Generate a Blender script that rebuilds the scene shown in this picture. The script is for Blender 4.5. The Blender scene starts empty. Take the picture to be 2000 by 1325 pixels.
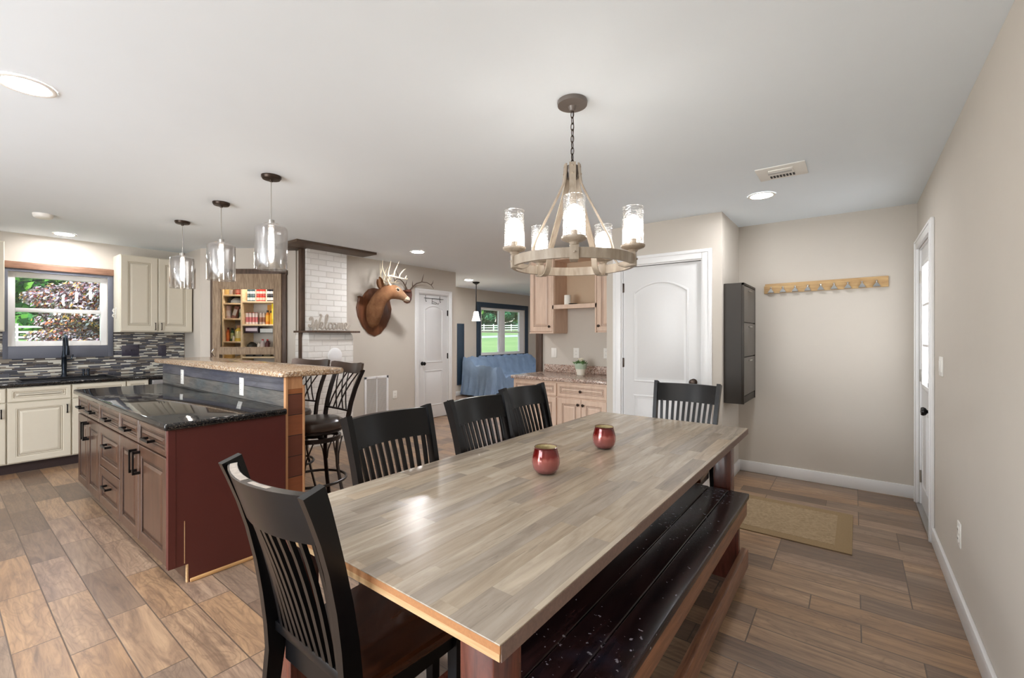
import bpy, bmesh, math, random
from mathutils import Vector, Matrix
random.seed(7)
S = bpy.context.scene
COL = S.collection
R = math.radians

# ------------------------------------------------------------------ camera
cam_d = bpy.data.cameras.new('camera')
cam_d.sensor_width = 36.0
cam_d.lens = 36.0 * 870.0 / 2000.0
cam_d.shift_y = -(662.5 - 656.0) / 2000.0
cam_d.clip_start = 0.02
cam_d.clip_end = 400
cam = bpy.data.objects.new('camera', cam_d)
COL.objects.link(cam)
cam.location = (0, 0, 1.348)
cam.rotation_euler = (R(90), 0, R(37.5))
S.camera = cam

# ------------------------------------------------------------------ view and world
S.view_settings.view_transform = 'Standard'
S.view_settings.look = 'None'
S.view_settings.gamma = 1.0
S.view_settings.exposure = 2.1
S.view_settings.use_curve_mapping = False
try:
    S.cycles.max_bounces = 9
    S.cycles.diffuse_bounces = 5
    S.cycles.glossy_bounces = 4
    S.cycles.transparent_max_bounces = 16
    S.cycles.caustics_reflective = False
    S.cycles.caustics_refractive = False
    S.cycles.sample_clamp_indirect = 6.0
    S.cycles.use_denoising = True
except Exception:
    pass

W = bpy.data.worlds.new('sky'); S.world = W; W.use_nodes = True
nt = W.node_tree; nt.nodes.clear()
wo = nt.nodes.new('ShaderNodeOutputWorld'); wb = nt.nodes.new('ShaderNodeBackground')
sk = nt.nodes.new('ShaderNodeTexSky'); sk.sky_type = 'NISHITA'
sk.sun_disc = False; sk.sun_elevation = R(52); sk.sun_rotation = R(200); sk.dust_density = 1.2
nt.links.new(sk.outputs[0], wb.inputs[0]); wb.inputs[1].default_value = 0.075
nt.links.new(wb.outputs[0], wo.inputs[0])

def light(name, kind, loc, energy, color=(1, 1, 1), rot=(0, 0, 0), size=None, size_y=None, radius=None, angle=None):
    d = bpy.data.lights.new(name, kind); d.energy = energy; d.color = color
    if size is not None:
        d.shape = 'RECTANGLE' if size_y else 'SQUARE'; d.size = size
        if size_y: d.size_y = size_y
    if radius is not None: d.shadow_soft_size = radius
    if angle is not None: d.angle = angle
    o = bpy.data.objects.new(name, d); COL.objects.link(o)
    o.location = loc; o.rotation_euler = rot
    return o
# sun outdoors, high, coming from the camera side of the house so that it never falls through the west windows
light('sunlight', 'SUN', (0, 0, 12), 1.7, (1, .95, .86), (R(38), 0, R(60)), angle=R(1.0))
# area lamp added at the unseen patio doors, standing in for daylight
light('patio_fill_lamp', 'AREA', (-2.6, -2.62, 1.2), 42, (.92, .96, 1), (R(-90), 0, R(180)), 2.6, 1.9)

# ------------------------------------------------------------------ materials
class NT:
    def __init__(s, name):
        s.m = bpy.data.materials.new(name); s.m.use_nodes = True
        s.t = s.m.node_tree
        s.b = s.t.nodes['Principled BSDF']
    def n(s, typ, **kw):
        x = s.t.nodes.new(typ)
        for k, v in kw.items(): setattr(x, k, v)
        return x
    def l(s, a, b): s.t.links.new(a, b)
    def put(s, sock, v):
        if hasattr(v, 'links') or isinstance(v, bpy.types.NodeSocket): s.l(v, sock)
        else: sock.default_value = v
    def math(s, op, a, b=0.0, c=0.0):
        x = s.n('ShaderNodeMath', operation=op); s.put(x.inputs[0], a); s.put(x.inputs[1], b); s.put(x.inputs[2], c)
        return x.outputs[0]
    def pos(s):
        return s.n('ShaderNodeTexCoord').outputs['Object']
    def sep(s, v):
        x = s.n('ShaderNodeSeparateXYZ'); s.l(v, x.inputs[0]); return x.outputs
    def comb(s, a, b, c=0.0):
        x = s.n('ShaderNodeCombineXYZ'); s.put(x.inputs[0], a); s.put(x.inputs[1], b); s.put(x.inputs[2], c); return x.outputs[0]
    def noise(s, v, scale, detail=4, rough=.55, dist=0.0):
        x = s.n('ShaderNodeTexNoise'); s.l(v, x.inputs['Vector']); x.inputs['Scale'].default_value = scale
        x.inputs['Detail'].default_value = detail; x.inputs['Roughness'].default_value = rough; x.inputs['Distortion'].default_value = dist
        return x.outputs[0]
    def white(s, v):
        x = s.n('ShaderNodeTexWhiteNoise', noise_dimensions='3D'); s.l(v, x.inputs['Vector']); return x.outputs['Value']
    def ramp(s, f, stops, interp='LINEAR'):
        x = s.n('ShaderNodeValToRGB'); s.l(f, x.inputs[0]); cr = x.color_ramp; cr.interpolation = interp
        while len(cr.elements) < len(stops): cr.elements.new(.5)
        for e, (p, c) in zip(cr.elements, stops):
            e.position = p; e.color = (*c, 1) if len(c) == 3 else c
        return x.outputs[0]
    def mix(s, f, a, b, mode='MIX'):
        x = s.n('ShaderNodeMix', data_type='RGBA', blend_type=mode)
        s.put(x.inputs[0], f)
        for i, v in ((6, a), (7, b)):
            if isinstance(v, tuple): v = (*v, 1) if len(v) == 3 else v
            s.put(x.inputs[i], v)
        return x.outputs[2]
    def bump(s, h, strength=.3, dist=.01):
        x = s.n('ShaderNodeBump'); x.inputs['Strength'].default_value = strength; x.inputs['Distance'].default_value = dist
        s.l(h, x.inputs['Height']); s.l(x.outputs[0], s.b.inputs['Normal'])
    def set(s, color=None, rough=None, metal=None, spec=None, coat=None, emit=None, es=None):
        b = s.b.inputs
        if color is not None: s.put(b['Base Color'], (*color, 1) if isinstance(color, tuple) and len(color) == 3 else color)
        if rough is not None: s.put(b['Roughness'], rough)
        if metal is not None: b['Metallic'].default_value = metal
        if spec is not None: b['Specular IOR Level'].default_value = spec
        if coat is not None: b['Coat Weight'].default_value = coat; b['Coat Roughness'].default_value = .12
        if emit is not None: b['Emission Color'].default_value = (*emit, 1); b['Emission Strength'].default_value = es
        return s.m

def srgb(r, g, b):
    f = lambda c: ((c / 255 + .055) / 1.055) ** 2.4 if c > 10 else c / 255 / 12.92
    return (f(r), f(g), f(b))
def plain(name, rgb, rough=.5, metal=0.0, spec=.5, var=.06, scale=30, bump=0.0, coat=None):
    t = NT(name); c = srgb(*rgb)
    f = t.noise(t.pos(), scale, 3)
    col = t.mix(f, tuple(x * (1 - var) for x in c), tuple(min(1, x * (1 + var)) for x in c))
    if bump: t.bump(f, bump, .004)
    return t.set(col, rough, metal, spec, coat)
def wood(name, dark, light_, axis=0, rough=.4, scale=6, stretch=9, knots=False, spec=.5, coat=None, bump=.05):
    t = NT(name); p = t.sep(t.pos())
    k = [stretch] * 3; k[axis] = 1.0
    v = t.comb(t.math('MULTIPLY', p[0], k[0]), t.math('MULTIPLY', p[1], k[1]), t.math('MULTIPLY', p[2], k[2]))
    f = t.noise(v, scale, 6, .62, .35)
    col = t.ramp(f, [(.28, srgb(*dark)), (.72, srgb(*light_))])
    t.bump(f, bump, .003)
    return t.set(col, rough, 0, spec, coat)
def speckle(name, stops, scale=90, rough=.15, coat=None):
    t = NT(name); p = t.pos()
    v = t.n('ShaderNodeTexVoronoi'); t.l(p, v.inputs['Vector']); v.inputs['Scale'].default_value = scale
    f = t.math('ADD', t.math('MULTIPLY', t.white(v.outputs['Position']), .75), t.math('MULTIPLY', t.noise(p, scale * .25, 5), .3))
    return t.set(t.ramp(f, [(a, srgb(*c)) for a, c in stops]), rough, coat=coat)
def emitter(name, rgb, strength):
    t = NT(name); return t.set(srgb(*rgb), .5, emit=srgb(*rgb), es=strength)
def glass(name, tint=(1, 1, 1), refl=.12, rough=.02, edge=.5, seeded=False):
    m = bpy.data.materials.new(name); m.use_nodes = True; t = m.node_tree; t.nodes.clear()
    o = t.nodes.new('ShaderNodeOutputMaterial'); a = t.nodes.new('ShaderNodeBsdfTransparent'); g = t.nodes.new('ShaderNodeBsdfGlossy')
    lw = t.nodes.new('ShaderNodeLayerWeight'); mr = t.nodes.new('ShaderNodeMapRange'); mx = t.nodes.new('ShaderNodeMixShader')
    a.inputs[0].default_value = (*tint, 1); g.inputs[0].default_value = (.95, .95, .95, 1); g.inputs['Roughness'].default_value = rough
    lw.inputs[0].default_value = .35
    mr.inputs['To Min'].default_value = refl; mr.inputs['To Max'].default_value = edge
    t.links.new(lw.outputs['Facing'], mr.inputs[0]); t.links.new(mr.outputs[0], mx.inputs[0])
    t.links.new(a.outputs[0], mx.inputs[1]); t.links.new(g.outputs[0], mx.inputs[2]); t.links.new(mx.outputs[0], o.inputs[0])
    if seeded:
        tc = t.nodes.new('ShaderNodeTexCoord'); nz = t.nodes.new('ShaderNodeTexVoronoi'); nz.inputs['Scale'].default_value = 140
        bp_ = t.nodes.new('ShaderNodeBump'); bp_.inputs['Strength'].default_value = .5; bp_.inputs['Distance'].default_value = .004
        t.links.new(tc.outputs['Object'], nz.inputs['Vector']); t.links.new(nz.outputs['Distance'], bp_.inputs['Height']); t.links.new(bp_.outputs[0], g.inputs['Normal'])
    return m

def m_floor():
    t = NT('wood_look_floor_tile'); p = t.sep(t.pos())
    ph, pw = .152, .61
    yy = t.math('DIVIDE', t.math('SUBTRACT', p[1], 2.483), ph)
    row = t.math('FLOOR', yy); fy = t.math('FRACT', yy)
    off = t.math('MULTIPLY', t.math('FLOOR', t.math('MULTIPLY', t.white(t.comb(row, 3.3, 1.7)), 3.0)), .3333)
    xx = t.math('ADD', t.math('DIVIDE', t.math('ADD', p[0], .38), pw), off)
    cx = t.math('FLOOR', xx); fx = t.math('FRACT', xx)
    cid = t.comb(cx, row, 0)
    w1 = t.white(cid); w2 = t.white(t.comb(cx, row, 5.0))
    ex = t.math('MULTIPLY', t.math('MINIMUM', fx, t.math('SUBTRACT', 1.0, fx)), pw)
    ey = t.math('MULTIPLY', t.math('MINIMUM', fy, t.math('SUBTRACT', 1.0, fy)), ph)
    e = t.math('MINIMUM', ex, ey)
    grout = t.math('LESS_THAN', e, .0026)
    gv = t.comb(t.math('ADD', p[0], t.math('MULTIPLY', w1, 37.0)), t.math('MULTIPLY', t.math('ADD', p[1], t.math('MULTIPLY', w2, 11.0)), 8.0), w1)
    g1 = t.noise(gv, 1.9, 8, .68, 1.6)
    gr2 = t.comb(t.math('MULTIPLY', p[0], 2.0), t.math('MULTIPLY', p[1], 60.0), w2)
    g2 = t.noise(gr2, 2.0, 4, .6, .6)
    c = t.ramp(g1, [(.25, srgb(84, 66, 54)), (.42, srgb(138, 115, 98)), (.56, srgb(166, 142, 120)), (.76, srgb(190, 167, 142))])
    c = t.mix(t.math('MAXIMUM', t.math('MULTIPLY', t.math('SUBTRACT', .5, g2), 1.6), 0.0), c, srgb(84, 66, 54))
    rn = t.noise(t.comb(t.math('ADD', p[0], t.math('MULTIPLY', w2, 23.0)), t.math('MULTIPLY', p[1], 3.0), w1), 2.6, 2, .5, .4)
    rings = t.math('SINE', t.math('ADD', t.math('MULTIPLY', p[1], 160.0), t.math('MULTIPLY', rn, 85.0)))
    rings = t.math('MULTIPLY', t.math('POWER', t.math('MAXIMUM', rings, 0.0), 3.0), t.math('GREATER_THAN', w2, .35))
    c = t.mix(t.math('MULTIPLY', rings, .30), c, srgb(84, 62, 48))
    tone = t.ramp(w1, [(0, srgb(196, 184, 176)), (.2, srgb(255, 240, 220)), (.42, srgb(222, 216, 212)), (.58, srgb(252, 230, 200)), (.74, srgb(172, 158, 150)), (.86, srgb(244, 234, 228))], 'CONSTANT')
    c = t.mix(1.0, c, tone, 'MULTIPLY')
    c = t.mix(.10, c, srgb(205, 190, 172))
    c = t.mix(grout, c, srgb(98, 82, 70))
    h = t.math('ADD', t.math('MULTIPLY', t.math('MINIMUM', e, .004), 120.0), t.math('MULTIPLY', g2, .25))
    t.bump(h, .3, .003)
    rg = t.math('ADD', .26, t.math('MULTIPLY', g1, .16))
    return t.set(c, rg, 0, .5)

def m_table():
    t = NT('weathered_grey_table_laminate'); p = t.sep(t.pos())
    ww = .062
    xx = t.math('DIVIDE', p[0], ww); row = t.math('FLOOR', xx)
    fx = t.math('FRACT', xx)
    yy = t.math('ADD', t.math('DIVIDE', p[1], .52), t.math('MULTIPLY', t.white(t.comb(row, 1.0, 2.0)), 9.0))
    cy = t.math('FLOOR', yy); w = t.white(t.comb(row, cy, 0)); w2 = t.white(t.comb(row, cy, 4.0))
    gv = t.comb(t.math('MULTIPLY', t.math('ADD', p[0], t.math('MULTIPLY', w, 9.0)), 9.0), t.math('ADD', p[1], t.math('MULTIPLY', w2, 9.0)), w)
    g = t.noise(gv, 3.0, 7, .62, .6)
    g2 = t.noise(t.comb(t.math('MULTIPLY', p[0], 26.0), t.math('MULTIPLY', p[1], 1.6), w2), 3.0, 5, .6, .3)
    c = t.ramp(g, [(.2, srgb(128, 118, 108)), (.38, srgb(168, 157, 143)), (.6, srgb(192, 182, 167)), (.85, srgb(206, 198, 186))])
    tone = t.ramp(w, [(0, srgb(226, 222, 220)), (.25, srgb(255, 250, 243)), (.55, srgb(240, 232, 222)), (.8, srgb(214, 206, 200)), (.9, srgb(255, 244, 232))], 'CONSTANT')
    c = t.mix(1.0, c, tone, 'MULTIPLY')
    c = t.mix(t.math('MULTIPLY', t.math('GREATER_THAN', g2, .66), .35), c, srgb(96, 88, 82))
    seam = t.math('LESS_THAN', t.math('MINIMUM', fx, t.math('SUBTRACT', 1.0, fx)), .012)
    c = t.mix(t.math('MULTIPLY', seam, .35), c, srgb(120, 110, 100))
    return t.set(c, .27, 0, .5)

def m_mosaic():
    t = NT('glass_and_stone_mosaic_tile'); p = t.sep(t.pos())
    rh = .0128
    zz = t.math('DIVIDE', p[2], rh); row = t.math('FLOOR', zz); fz = t.math('FRACT', zz)
    u = t.math('ADD', p[0], p[1])
    ln = t.math('ADD', .055, t.math('MULTIPLY', t.white(t.comb(row, 8.0, 1.0)), .07))
    uu = t.math('ADD', t.math('DIVIDE', u, ln), t.math('MULTIPLY', t.white(t.comb(row, 2.0, 2.0)), 7.0))
    cu = t.math('FLOOR', uu); fu = t.math('FRACT', uu)
    w = t.white(t.comb(row, cu, 1.0))
    c = t.ramp(w, [(0, srgb(60, 62, 72)), (.2, srgb(112, 106, 100)), (.36, srgb(205, 202, 192)), (.52, srgb(84, 86, 96)), (.68, srgb(140, 130, 118)), (.8, srgb(222, 218, 205)), (.9, srgb(70, 62, 60))], 'CONSTANT')
    e = t.math('MINIMUM', t.math('MULTIPLY', t.math('MINIMUM', fz, t.math('SUBTRACT', 1.0, fz)), rh), t.math('MULTIPLY', t.math('MINIMUM', fu, t.math('SUBTRACT', 1.0, fu)), ln))
    gm = t.math('LESS_THAN', e, .0009)
    c = t.mix(gm, c, srgb(130, 128, 124))
    t.bump(t.math('MINIMUM', e, .002), .4, .01)
    return t.set(c, .18)

def m_planks(name, pal, axis='x', h=.14, ln=.9, z0=0.0, rough=.6):
    t = NT(name); p = t.sep(t.pos())
    a = p[0] if axis == 'x' else p[1]
    zz = t.math('DIVIDE', t.math('SUBTRACT', p[2], z0), h); row = t.math('FLOOR', zz); fz = t.math('FRACT', zz)
    uu = t.math('ADD', t.math('DIVIDE', a, ln), t.math('MULTIPLY', t.white(t.comb(row, 3.0, 5.0)), 3.0)); cu = t.math('FLOOR', uu); fu = t.math('FRACT', uu)
    w = t.white(t.comb(row, cu, 2.0))
    g = t.noise(t.comb(t.math('MULTIPLY', a, 1.4), t.math('ADD', w, 0.0), t.math('MULTIPLY', p[2], 11.0)), 3.2, 6, .65, .8)
    c = t.ramp(w, [(i / len(pal), srgb(*q)) for i, q in enumerate(pal)], 'CONSTANT')
    c = t.mix(t.math('MULTIPLY', g, .55), c, tuple(x * .35 for x in srgb(*pal[0])))
    e = t.math('MINIMUM', t.math('MULTIPLY', t.math('MINIMUM', fz, t.math('SUBTRACT', 1.0, fz)), h), t.math('MULTIPLY', t.math('MINIMUM', fu, t.math('SUBTRACT', 1.0, fu)), ln))
    c = t.mix(t.math('LESS_THAN', e, .0022), c, (.01, .008, .007))
    t.bump(t.math('ADD', t.math('MINIMUM', e, .004), t.math('MULTIPLY', g, .002)), .5, .3)
    return t.set(c, rough)

def m_brick():
    t = NT('white_painted_brick'); p = t.sep(t.pos())
    v = t.comb(t.math('ADD', p[1], p[0]), p[2], 0)
    b = t.n('ShaderNodeTexBrick'); t.l(v, b.inputs['Vector'])
    b.inputs['Scale'].default_value = 1.0; b.inputs['Brick Width'].default_value = .205; b.inputs['Row Height'].default_value = .072; b.inputs['Mortar Size'].default_value = .006; b.inputs['Mortar Smooth'].default_value = .4
    b.inputs['Color1'].default_value = (*srgb(236, 234, 230), 1); b.inputs['Color2'].default_value = (*srgb(226, 222, 216), 1); b.inputs['Mortar'].default_value = (*srgb(214, 210, 204), 1)
    n = t.noise(t.pos(), 26, 4)
    t.bump(t.math('ADD', t.math('MULTIPLY', b.outputs['Fac'], -1.0), t.math('MULTIPLY', n, .5)), .55, .01)
    return t.set(b.outputs['Color'], .55)

def m_rug():
    t = NT('tan_woven_sisal'); p = t.sep(t.pos())
    a = t.math('SINE', t.math('MULTIPLY', p[0], 300.0)); b = t.math('SINE', t.math('MULTIPLY', p[1], 420.0))
    f = t.math('MULTIPLY', a, b)
    f = t.math('ADD', t.math('MULTIPLY', f, .3), t.noise(t.pos(), 60, 3))
    t.bump(f, .6, .004)
    return t.set(t.ramp(f, [(.2, srgb(140, 120, 94)), (.8, srgb(184, 162, 132))]), .95, spec=.1)

M = {}
M['wall'] = plain('greige_wall_paint', (204, 197, 187), .85, var=.015, scale=8, spec=.2)
M['ceiling'] = plain('white_ceiling_paint', (236, 244, 250), .9, var=.01, scale=5, spec=.1)
M['trim'] = plain('white_trim_paint', (236, 236, 236), .35, var=.01)
M['door'] = plain('white_door_paint', (226, 226, 226), .38, var=.01)
M['floor'] = m_floor()
M['table'] = m_table()
M['mosaic'] = m_mosaic()
M['brick'] = m_brick()
M['rug'] = m_rug()
M['rug_border'] = plain('tan_woven_border', (152, 130, 100), .95, var=.2, scale=220, spec=.1, bump=.4)
M['mdf'] = plain('tan_particle_board_edge', (178, 126, 82), .8, var=.22, scale=160)
M['ply'] = wood('pale_plywood_edge', (190, 150, 104), (218, 184, 140), 0, .7, 8, 12)
M['edge_dark'] = plain('worn_grey_table_edge', (120, 98, 88), .6, var=.35, scale=120)
M['redwood'] = wood('glossy_reddish_stained_wood', (64, 30, 25), (118, 64, 50), 2, .25, 5, 8, coat=.3)
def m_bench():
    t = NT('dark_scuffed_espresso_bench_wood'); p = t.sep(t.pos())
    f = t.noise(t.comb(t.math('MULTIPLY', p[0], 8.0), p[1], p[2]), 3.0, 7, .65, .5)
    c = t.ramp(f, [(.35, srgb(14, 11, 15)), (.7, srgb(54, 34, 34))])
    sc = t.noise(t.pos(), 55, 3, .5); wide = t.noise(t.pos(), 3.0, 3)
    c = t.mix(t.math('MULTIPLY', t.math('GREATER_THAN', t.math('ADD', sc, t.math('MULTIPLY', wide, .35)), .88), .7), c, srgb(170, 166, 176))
    c = t.mix(t.math('MULTIPLY', t.math('MAXIMUM', t.math('SUBTRACT', wide, .58), 0.0), 1.2), c, srgb(70, 84, 112))  # broad bluish highlights painted into the wood colour
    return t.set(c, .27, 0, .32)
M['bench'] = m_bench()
M['bench_edge'] = wood('reddish_bench_edge_wood', (98, 64, 48), (160, 112, 82), 1, .35, 6, 12)
M['chair'] = plain('black_lacquered_wood', (13, 13, 15), .3, var=.25, scale=12, spec=.3)
M['chair_seat'] = wood('dark_brown_seat_wood', (38, 20, 12), (84, 46, 26), 1, .25, 4, 6, coat=.3)
M['worn'] = plain('worn_pale_chair_edge', (196, 186, 176), .6, var=.4, scale=90)
M['cream'] = plain('cream_cabinet_paint', (212, 205, 188), .42, var=.02)
M['cream_glaze'] = plain('glazed_cream_groove', (150, 136, 112), .5, var=.05)
M['blush'] = wood('blush_tan_cabinet_wood', (206, 178, 156), (224, 198, 178), 2, .42, 4, 6, bump=.01)
M['blush_groove'] = plain('brown_glazed_groove', (116, 80, 64), .5)
M['blush_in'] = plain('tan_cabinet_interior', (202, 178, 150), .5, var=.03)
M['espresso'] = wood('espresso_cabinet_wood', (58, 38, 29), (88, 62, 48), 2, .3, 3, 6, coat=.12, bump=.01)
M['espresso_groove'] = plain('dark_cabinet_groove', (26, 15, 12), .35)
M['burgundy'] = plain('burgundy_island_panel', (84, 38, 33), .42, var=.08, scale=6)
M['toe'] = plain('dark_toe_kick', (48, 32, 30), .6)
M['black_granite'] = speckle('polished_black_granite', [(0, (10, 11, 12)), (.55, (24, 24, 26)), (.8, (48, 44, 40)), (.97, (92, 84, 74))], 220, .05)
M['tan_granite'] = speckle('tan_speckled_granite', [(0, (70, 50, 38)), (.28, (168, 134, 102)), (.5, (208, 184, 154)), (.7, (128, 98, 76)), (.88, (224, 210, 190)), (.96, (84, 62, 50))], 130, .12)
M['pink_granite'] = speckle('pink_brown_laminate_stone', [(0, (54, 40, 36)), (.3, (176, 146, 130)), (.5, (214, 196, 182)), (.68, (112, 84, 72)), (.85, (206, 188, 176)), (.95, (80, 62, 56))], 85, .2)
M['black_metal'] = plain('black_iron', (28, 26, 26), .35, .6)
M['bronze'] = plain('dark_bronze', (62, 50, 42), .35, .7)
M['nickel'] = plain('brushed_nickel', (190, 188, 184), .28, 1.0)
M['chrome'] = plain('bright_chrome', (225, 225, 225), .1, 1.0)
M['stool_metal'] = plain('dark_bronze_stool_metal', (44, 36, 34), .3, .5)
M['stool_rail'] = plain('brown_brushed_stool_rail', (78, 64, 56), .3, .6)
M['leather'] = plain('dark_brown_leather', (58, 46, 40), .32, var=.12, scale=25, coat=.2)
M['chand'] = wood('washed_taupe_wood_metal', (140, 126, 110), (178, 166, 150), 2, .45, 6, 5, bump=.02)
M['chand_dark'] = plain('grey_brown_canopy_metal', (112, 104, 98), .4, .3)
M['glass'] = glass('clear_glass', (1, 1, 1), .05, .0, .5)
M['glass_seed'] = glass('seeded_clear_glass', (1, 1, 1), .05, .04, .75, True)
M['glass_smoke'] = glass('smoked_mercury_glass', (.86, .85, .84), .22, .06, .85)
M['bulb'] = emitter('glowing_bulb', (255, 246, 236), 12)
M['bulb_soft'] = emitter('glowing_pendant_bulb', (255, 244, 232), 32)
M['can_light'] = emitter('recessed_light_lens', (253, 252, 253), 88)
M['can_light_dim'] = emitter('dimmer_recessed_light_lens', (253, 252, 253), 46)
M['frost'] = emitter('lit_frosted_glass', (255, 244, 226), 4)
M['navy'] = plain('slate_navy_paint', (44, 62, 80), .5, var=.08, scale=14)
M['slate'] = plain('slate_grey_board', (98, 101, 112), .5, var=.06, scale=14)
M['header'] = wood('knotty_brown_header_wood', (112, 78, 62), (164, 126, 104), 1, .55, 5, 7)
M['barn'] = wood('weathered_barn_wood', (118, 96, 76), (178, 156, 130), 2, .7, 7, 10)
M['dark_trim'] = wood('dark_brown_trim_wood', (54, 38, 28), (98, 76, 60), 2, .55, 6, 9)
M['beam'] = wood('dark_brown_ceiling_board', (60, 46, 36), (104, 84, 68), 1, .55, 6, 9)
M['pine'] = wood('light_pine_shelf', (228, 200, 158), (246, 226, 190), 0, .5, 5, 8)
def m_pony():
    t = NT('weathered_blue_grey_planks'); p = t.sep(t.pos())
    zz = t.math('DIVIDE', t.math('SUBTRACT', p[2], .885), .1); row = t.math('FLOOR', zz); fz = t.math('FRACT', zz)
    g = t.noise(t.comb(t.math('ADD', p[0], row), 0.0, t.math('MULTIPLY', p[2], 9.0)), 3.5, 7, .7, .9)
    g2 = t.noise(t.comb(p[0], row, t.math('MULTIPLY', p[2], 2.0)), 2.2, 4)
    up = t.ramp(g2, [(.35, srgb(68, 70, 84)), (.65, srgb(102, 101, 106))])
    lo = t.ramp(g2, [(.35, srgb(84, 92, 94)), (.65, srgb(122, 114, 104))])
    c = t.mix(t.math('GREATER_THAN', p[2], .985), lo, up)
    c = t.mix(t.math('MULTIPLY', t.math('MAXIMUM', t.math('SUBTRACT', g, .42), 0.0), 2.6), c, srgb(46, 42, 46))
    c = t.mix(t.math('LESS_THAN', t.math('MINIMUM', fz, t.math('SUBTRACT', 1.0, fz)), .022), c, (.008, .008, .008))
    t.bump(g, .5, .01)
    return t.set(c, .55)
M['pony_blue'] = m_pony()
M['unused'] = m_planks('weathered_blue_grey_planks', [(74, 78, 94), (100, 96, 94), (88, 98, 102), (70, 72, 84), (92, 100, 108)], 'x', .138, 1.5, .66)
M['pony_orange'] = m_planks('orange_cedar_planks', [(128, 72, 46), (104, 54, 38), (172, 106, 58), (112, 62, 44), (146, 84, 50)], 'y', .135, 3.0, .02)
M['cedar_edge'] = wood('pale_cedar_edge', (178, 126, 86), (208, 158, 112), 2, .6, 6, 9)
M['raw_oak'] = wood('raw_oak_strip', (176, 128, 78), (208, 164, 110), 1, .6, 6, 9)
M['oak'] = wood('oak_coat_rack_board', (170, 132, 84), (208, 174, 122), 0, .5, 6, 8)
M['shoe'] = plain('dark_grey_brown_laminate', (56, 51, 46), .5, var=.05, spec=.3)
M['shoe_front'] = plain('grey_laminate_drawer_front', (98, 92, 86), .45, var=.04, spec=.4)
M['plastic'] = plain('white_plastic', (238, 236, 230), .35, var=.01)
M['dark_plate'] = plain('dark_slate_plate', (58, 54, 68), .35)
M['slot'] = plain('dark_slot', (24, 24, 24), .6)
M['steel'] = plain('stainless_steel', (150, 150, 152), .3, .9)
M['sink_black'] = plain('black_composite', (22, 24, 28), .3)
M['blue_metal'] = plain('dark_oil_rubbed_faucet', (36, 44, 54), .25, .6)
M['fur'] = None
M['plaque'] = wood('brown_varnished_plaque', (78, 46, 30), (124, 78, 52), 2, .35, 4, 5)
M['plaque_red'] = wood('reddish_varnished_plaque', (92, 50, 38), (128, 78, 62), 2, .35, 4, 5)
M['antler'] = plain('ivory_antler', (222, 208, 182), .5, var=.25, scale=40)
M['antler_dark'] = plain('brown_antler', (104, 88, 74), .5, var=.25, scale=40)
M['eye'] = plain('dark_glass_eye', (16, 12, 10), .08)
M['nose'] = plain('black_nose', (34, 28, 28), .3)
M['muzzle'] = plain('white_muzzle_hair', (214, 198, 176), .8, var=.1)
M['sign'] = plain('whitewashed_lettering', (178, 168, 156), .6, var=.15, scale=60)
M['blanket'] = plain('faded_blue_cotton_cover', (128, 150, 178), .9, var=.22, scale=5, spec=.15, bump=.2)
M['candle'] = plain('white_wax', (240, 236, 226), .5, var=.02)
M['pot'] = plain('cream_ceramic', (226, 220, 206), .35, var=.05)
M['pot_green'] = plain('pale_green_ceramic_glaze', (178, 194, 172), .3, var=.15, scale=25)
M['leaf'] = plain('succulent_green', (96, 132, 78), .55, var=.3, scale=40)
M['flower'] = plain('cream_petals', (236, 228, 206), .6, var=.06)
M['soil'] = plain('dark_soil', (52, 40, 30), .9)

def m_fur():
    t = NT('brown_deer_hide'); p = t.pos(); s = t.sep(p)
    f = t.noise(p, 9, 5, .6); h = t.noise(t.comb(t.math('MULTIPLY', s[0], 3.0), t.math('MULTIPLY', s[1], 3.0), s[2]), 90, 4, .7)
    c = t.ramp(f, [(.3, srgb(124, 84, 58)), (.7, srgb(170, 126, 90))])
    c = t.mix(t.math('MULTIPLY', h, .5), c, srgb(96, 58, 38))
    fy = t.math('MULTIPLY', t.math('SUBTRACT', s[1], .02), 5.0)
    fz_ = t.math('ADD', fy, t.math('MULTIPLY', t.math('SUBTRACT', .26, s[2]), 3.0))
    c = t.mix(t.math('MINIMUM', t.math('MAXIMUM', t.math('MULTIPLY', fy, .55), 0.0), .75), c, srgb(178, 150, 122))
    t.bump(h, .6, .01)
    return t.set(c, .85, spec=.15)
M['fur'] = m_fur()
def m_votive(flip=False):
    t = NT('red_ombre_mercury_glass'); s = t.sep(t.pos())
    z = t.math('DIVIDE', s[2], .13)
    n = t.noise(t.pos(), 60, 4)
    f = t.math('ADD', z, t.math('MULTIPLY', t.math('SUBTRACT', n, .5), .15))
    c = t.ramp(f, [(.0, srgb(96, 48, 52)), (.2, srgb(160, 100, 98)), (.5, srgb(168, 92, 84)), (.6, srgb(126, 24, 18)), (.9, srgb(88, 8, 12)), (1, srgb(76, 8, 10))])
    return t.set(c, .1, .35, .6, coat=.6)
M['votive'] = m_votive()
M['votive_in'] = plain('pale_gold_mercury_lining', (222, 206, 160), .25, .4, var=.3, scale=70)
def solid(rgb, rough=.5, metal=0.0):
    k = 'c_%d_%d_%d_%d' % (*rgb, int(metal * 10))
    if k not in M: M[k] = plain('painted_%d_%d_%d' % rgb, rgb, rough, metal, var=.05)
    return M[k]

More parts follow.
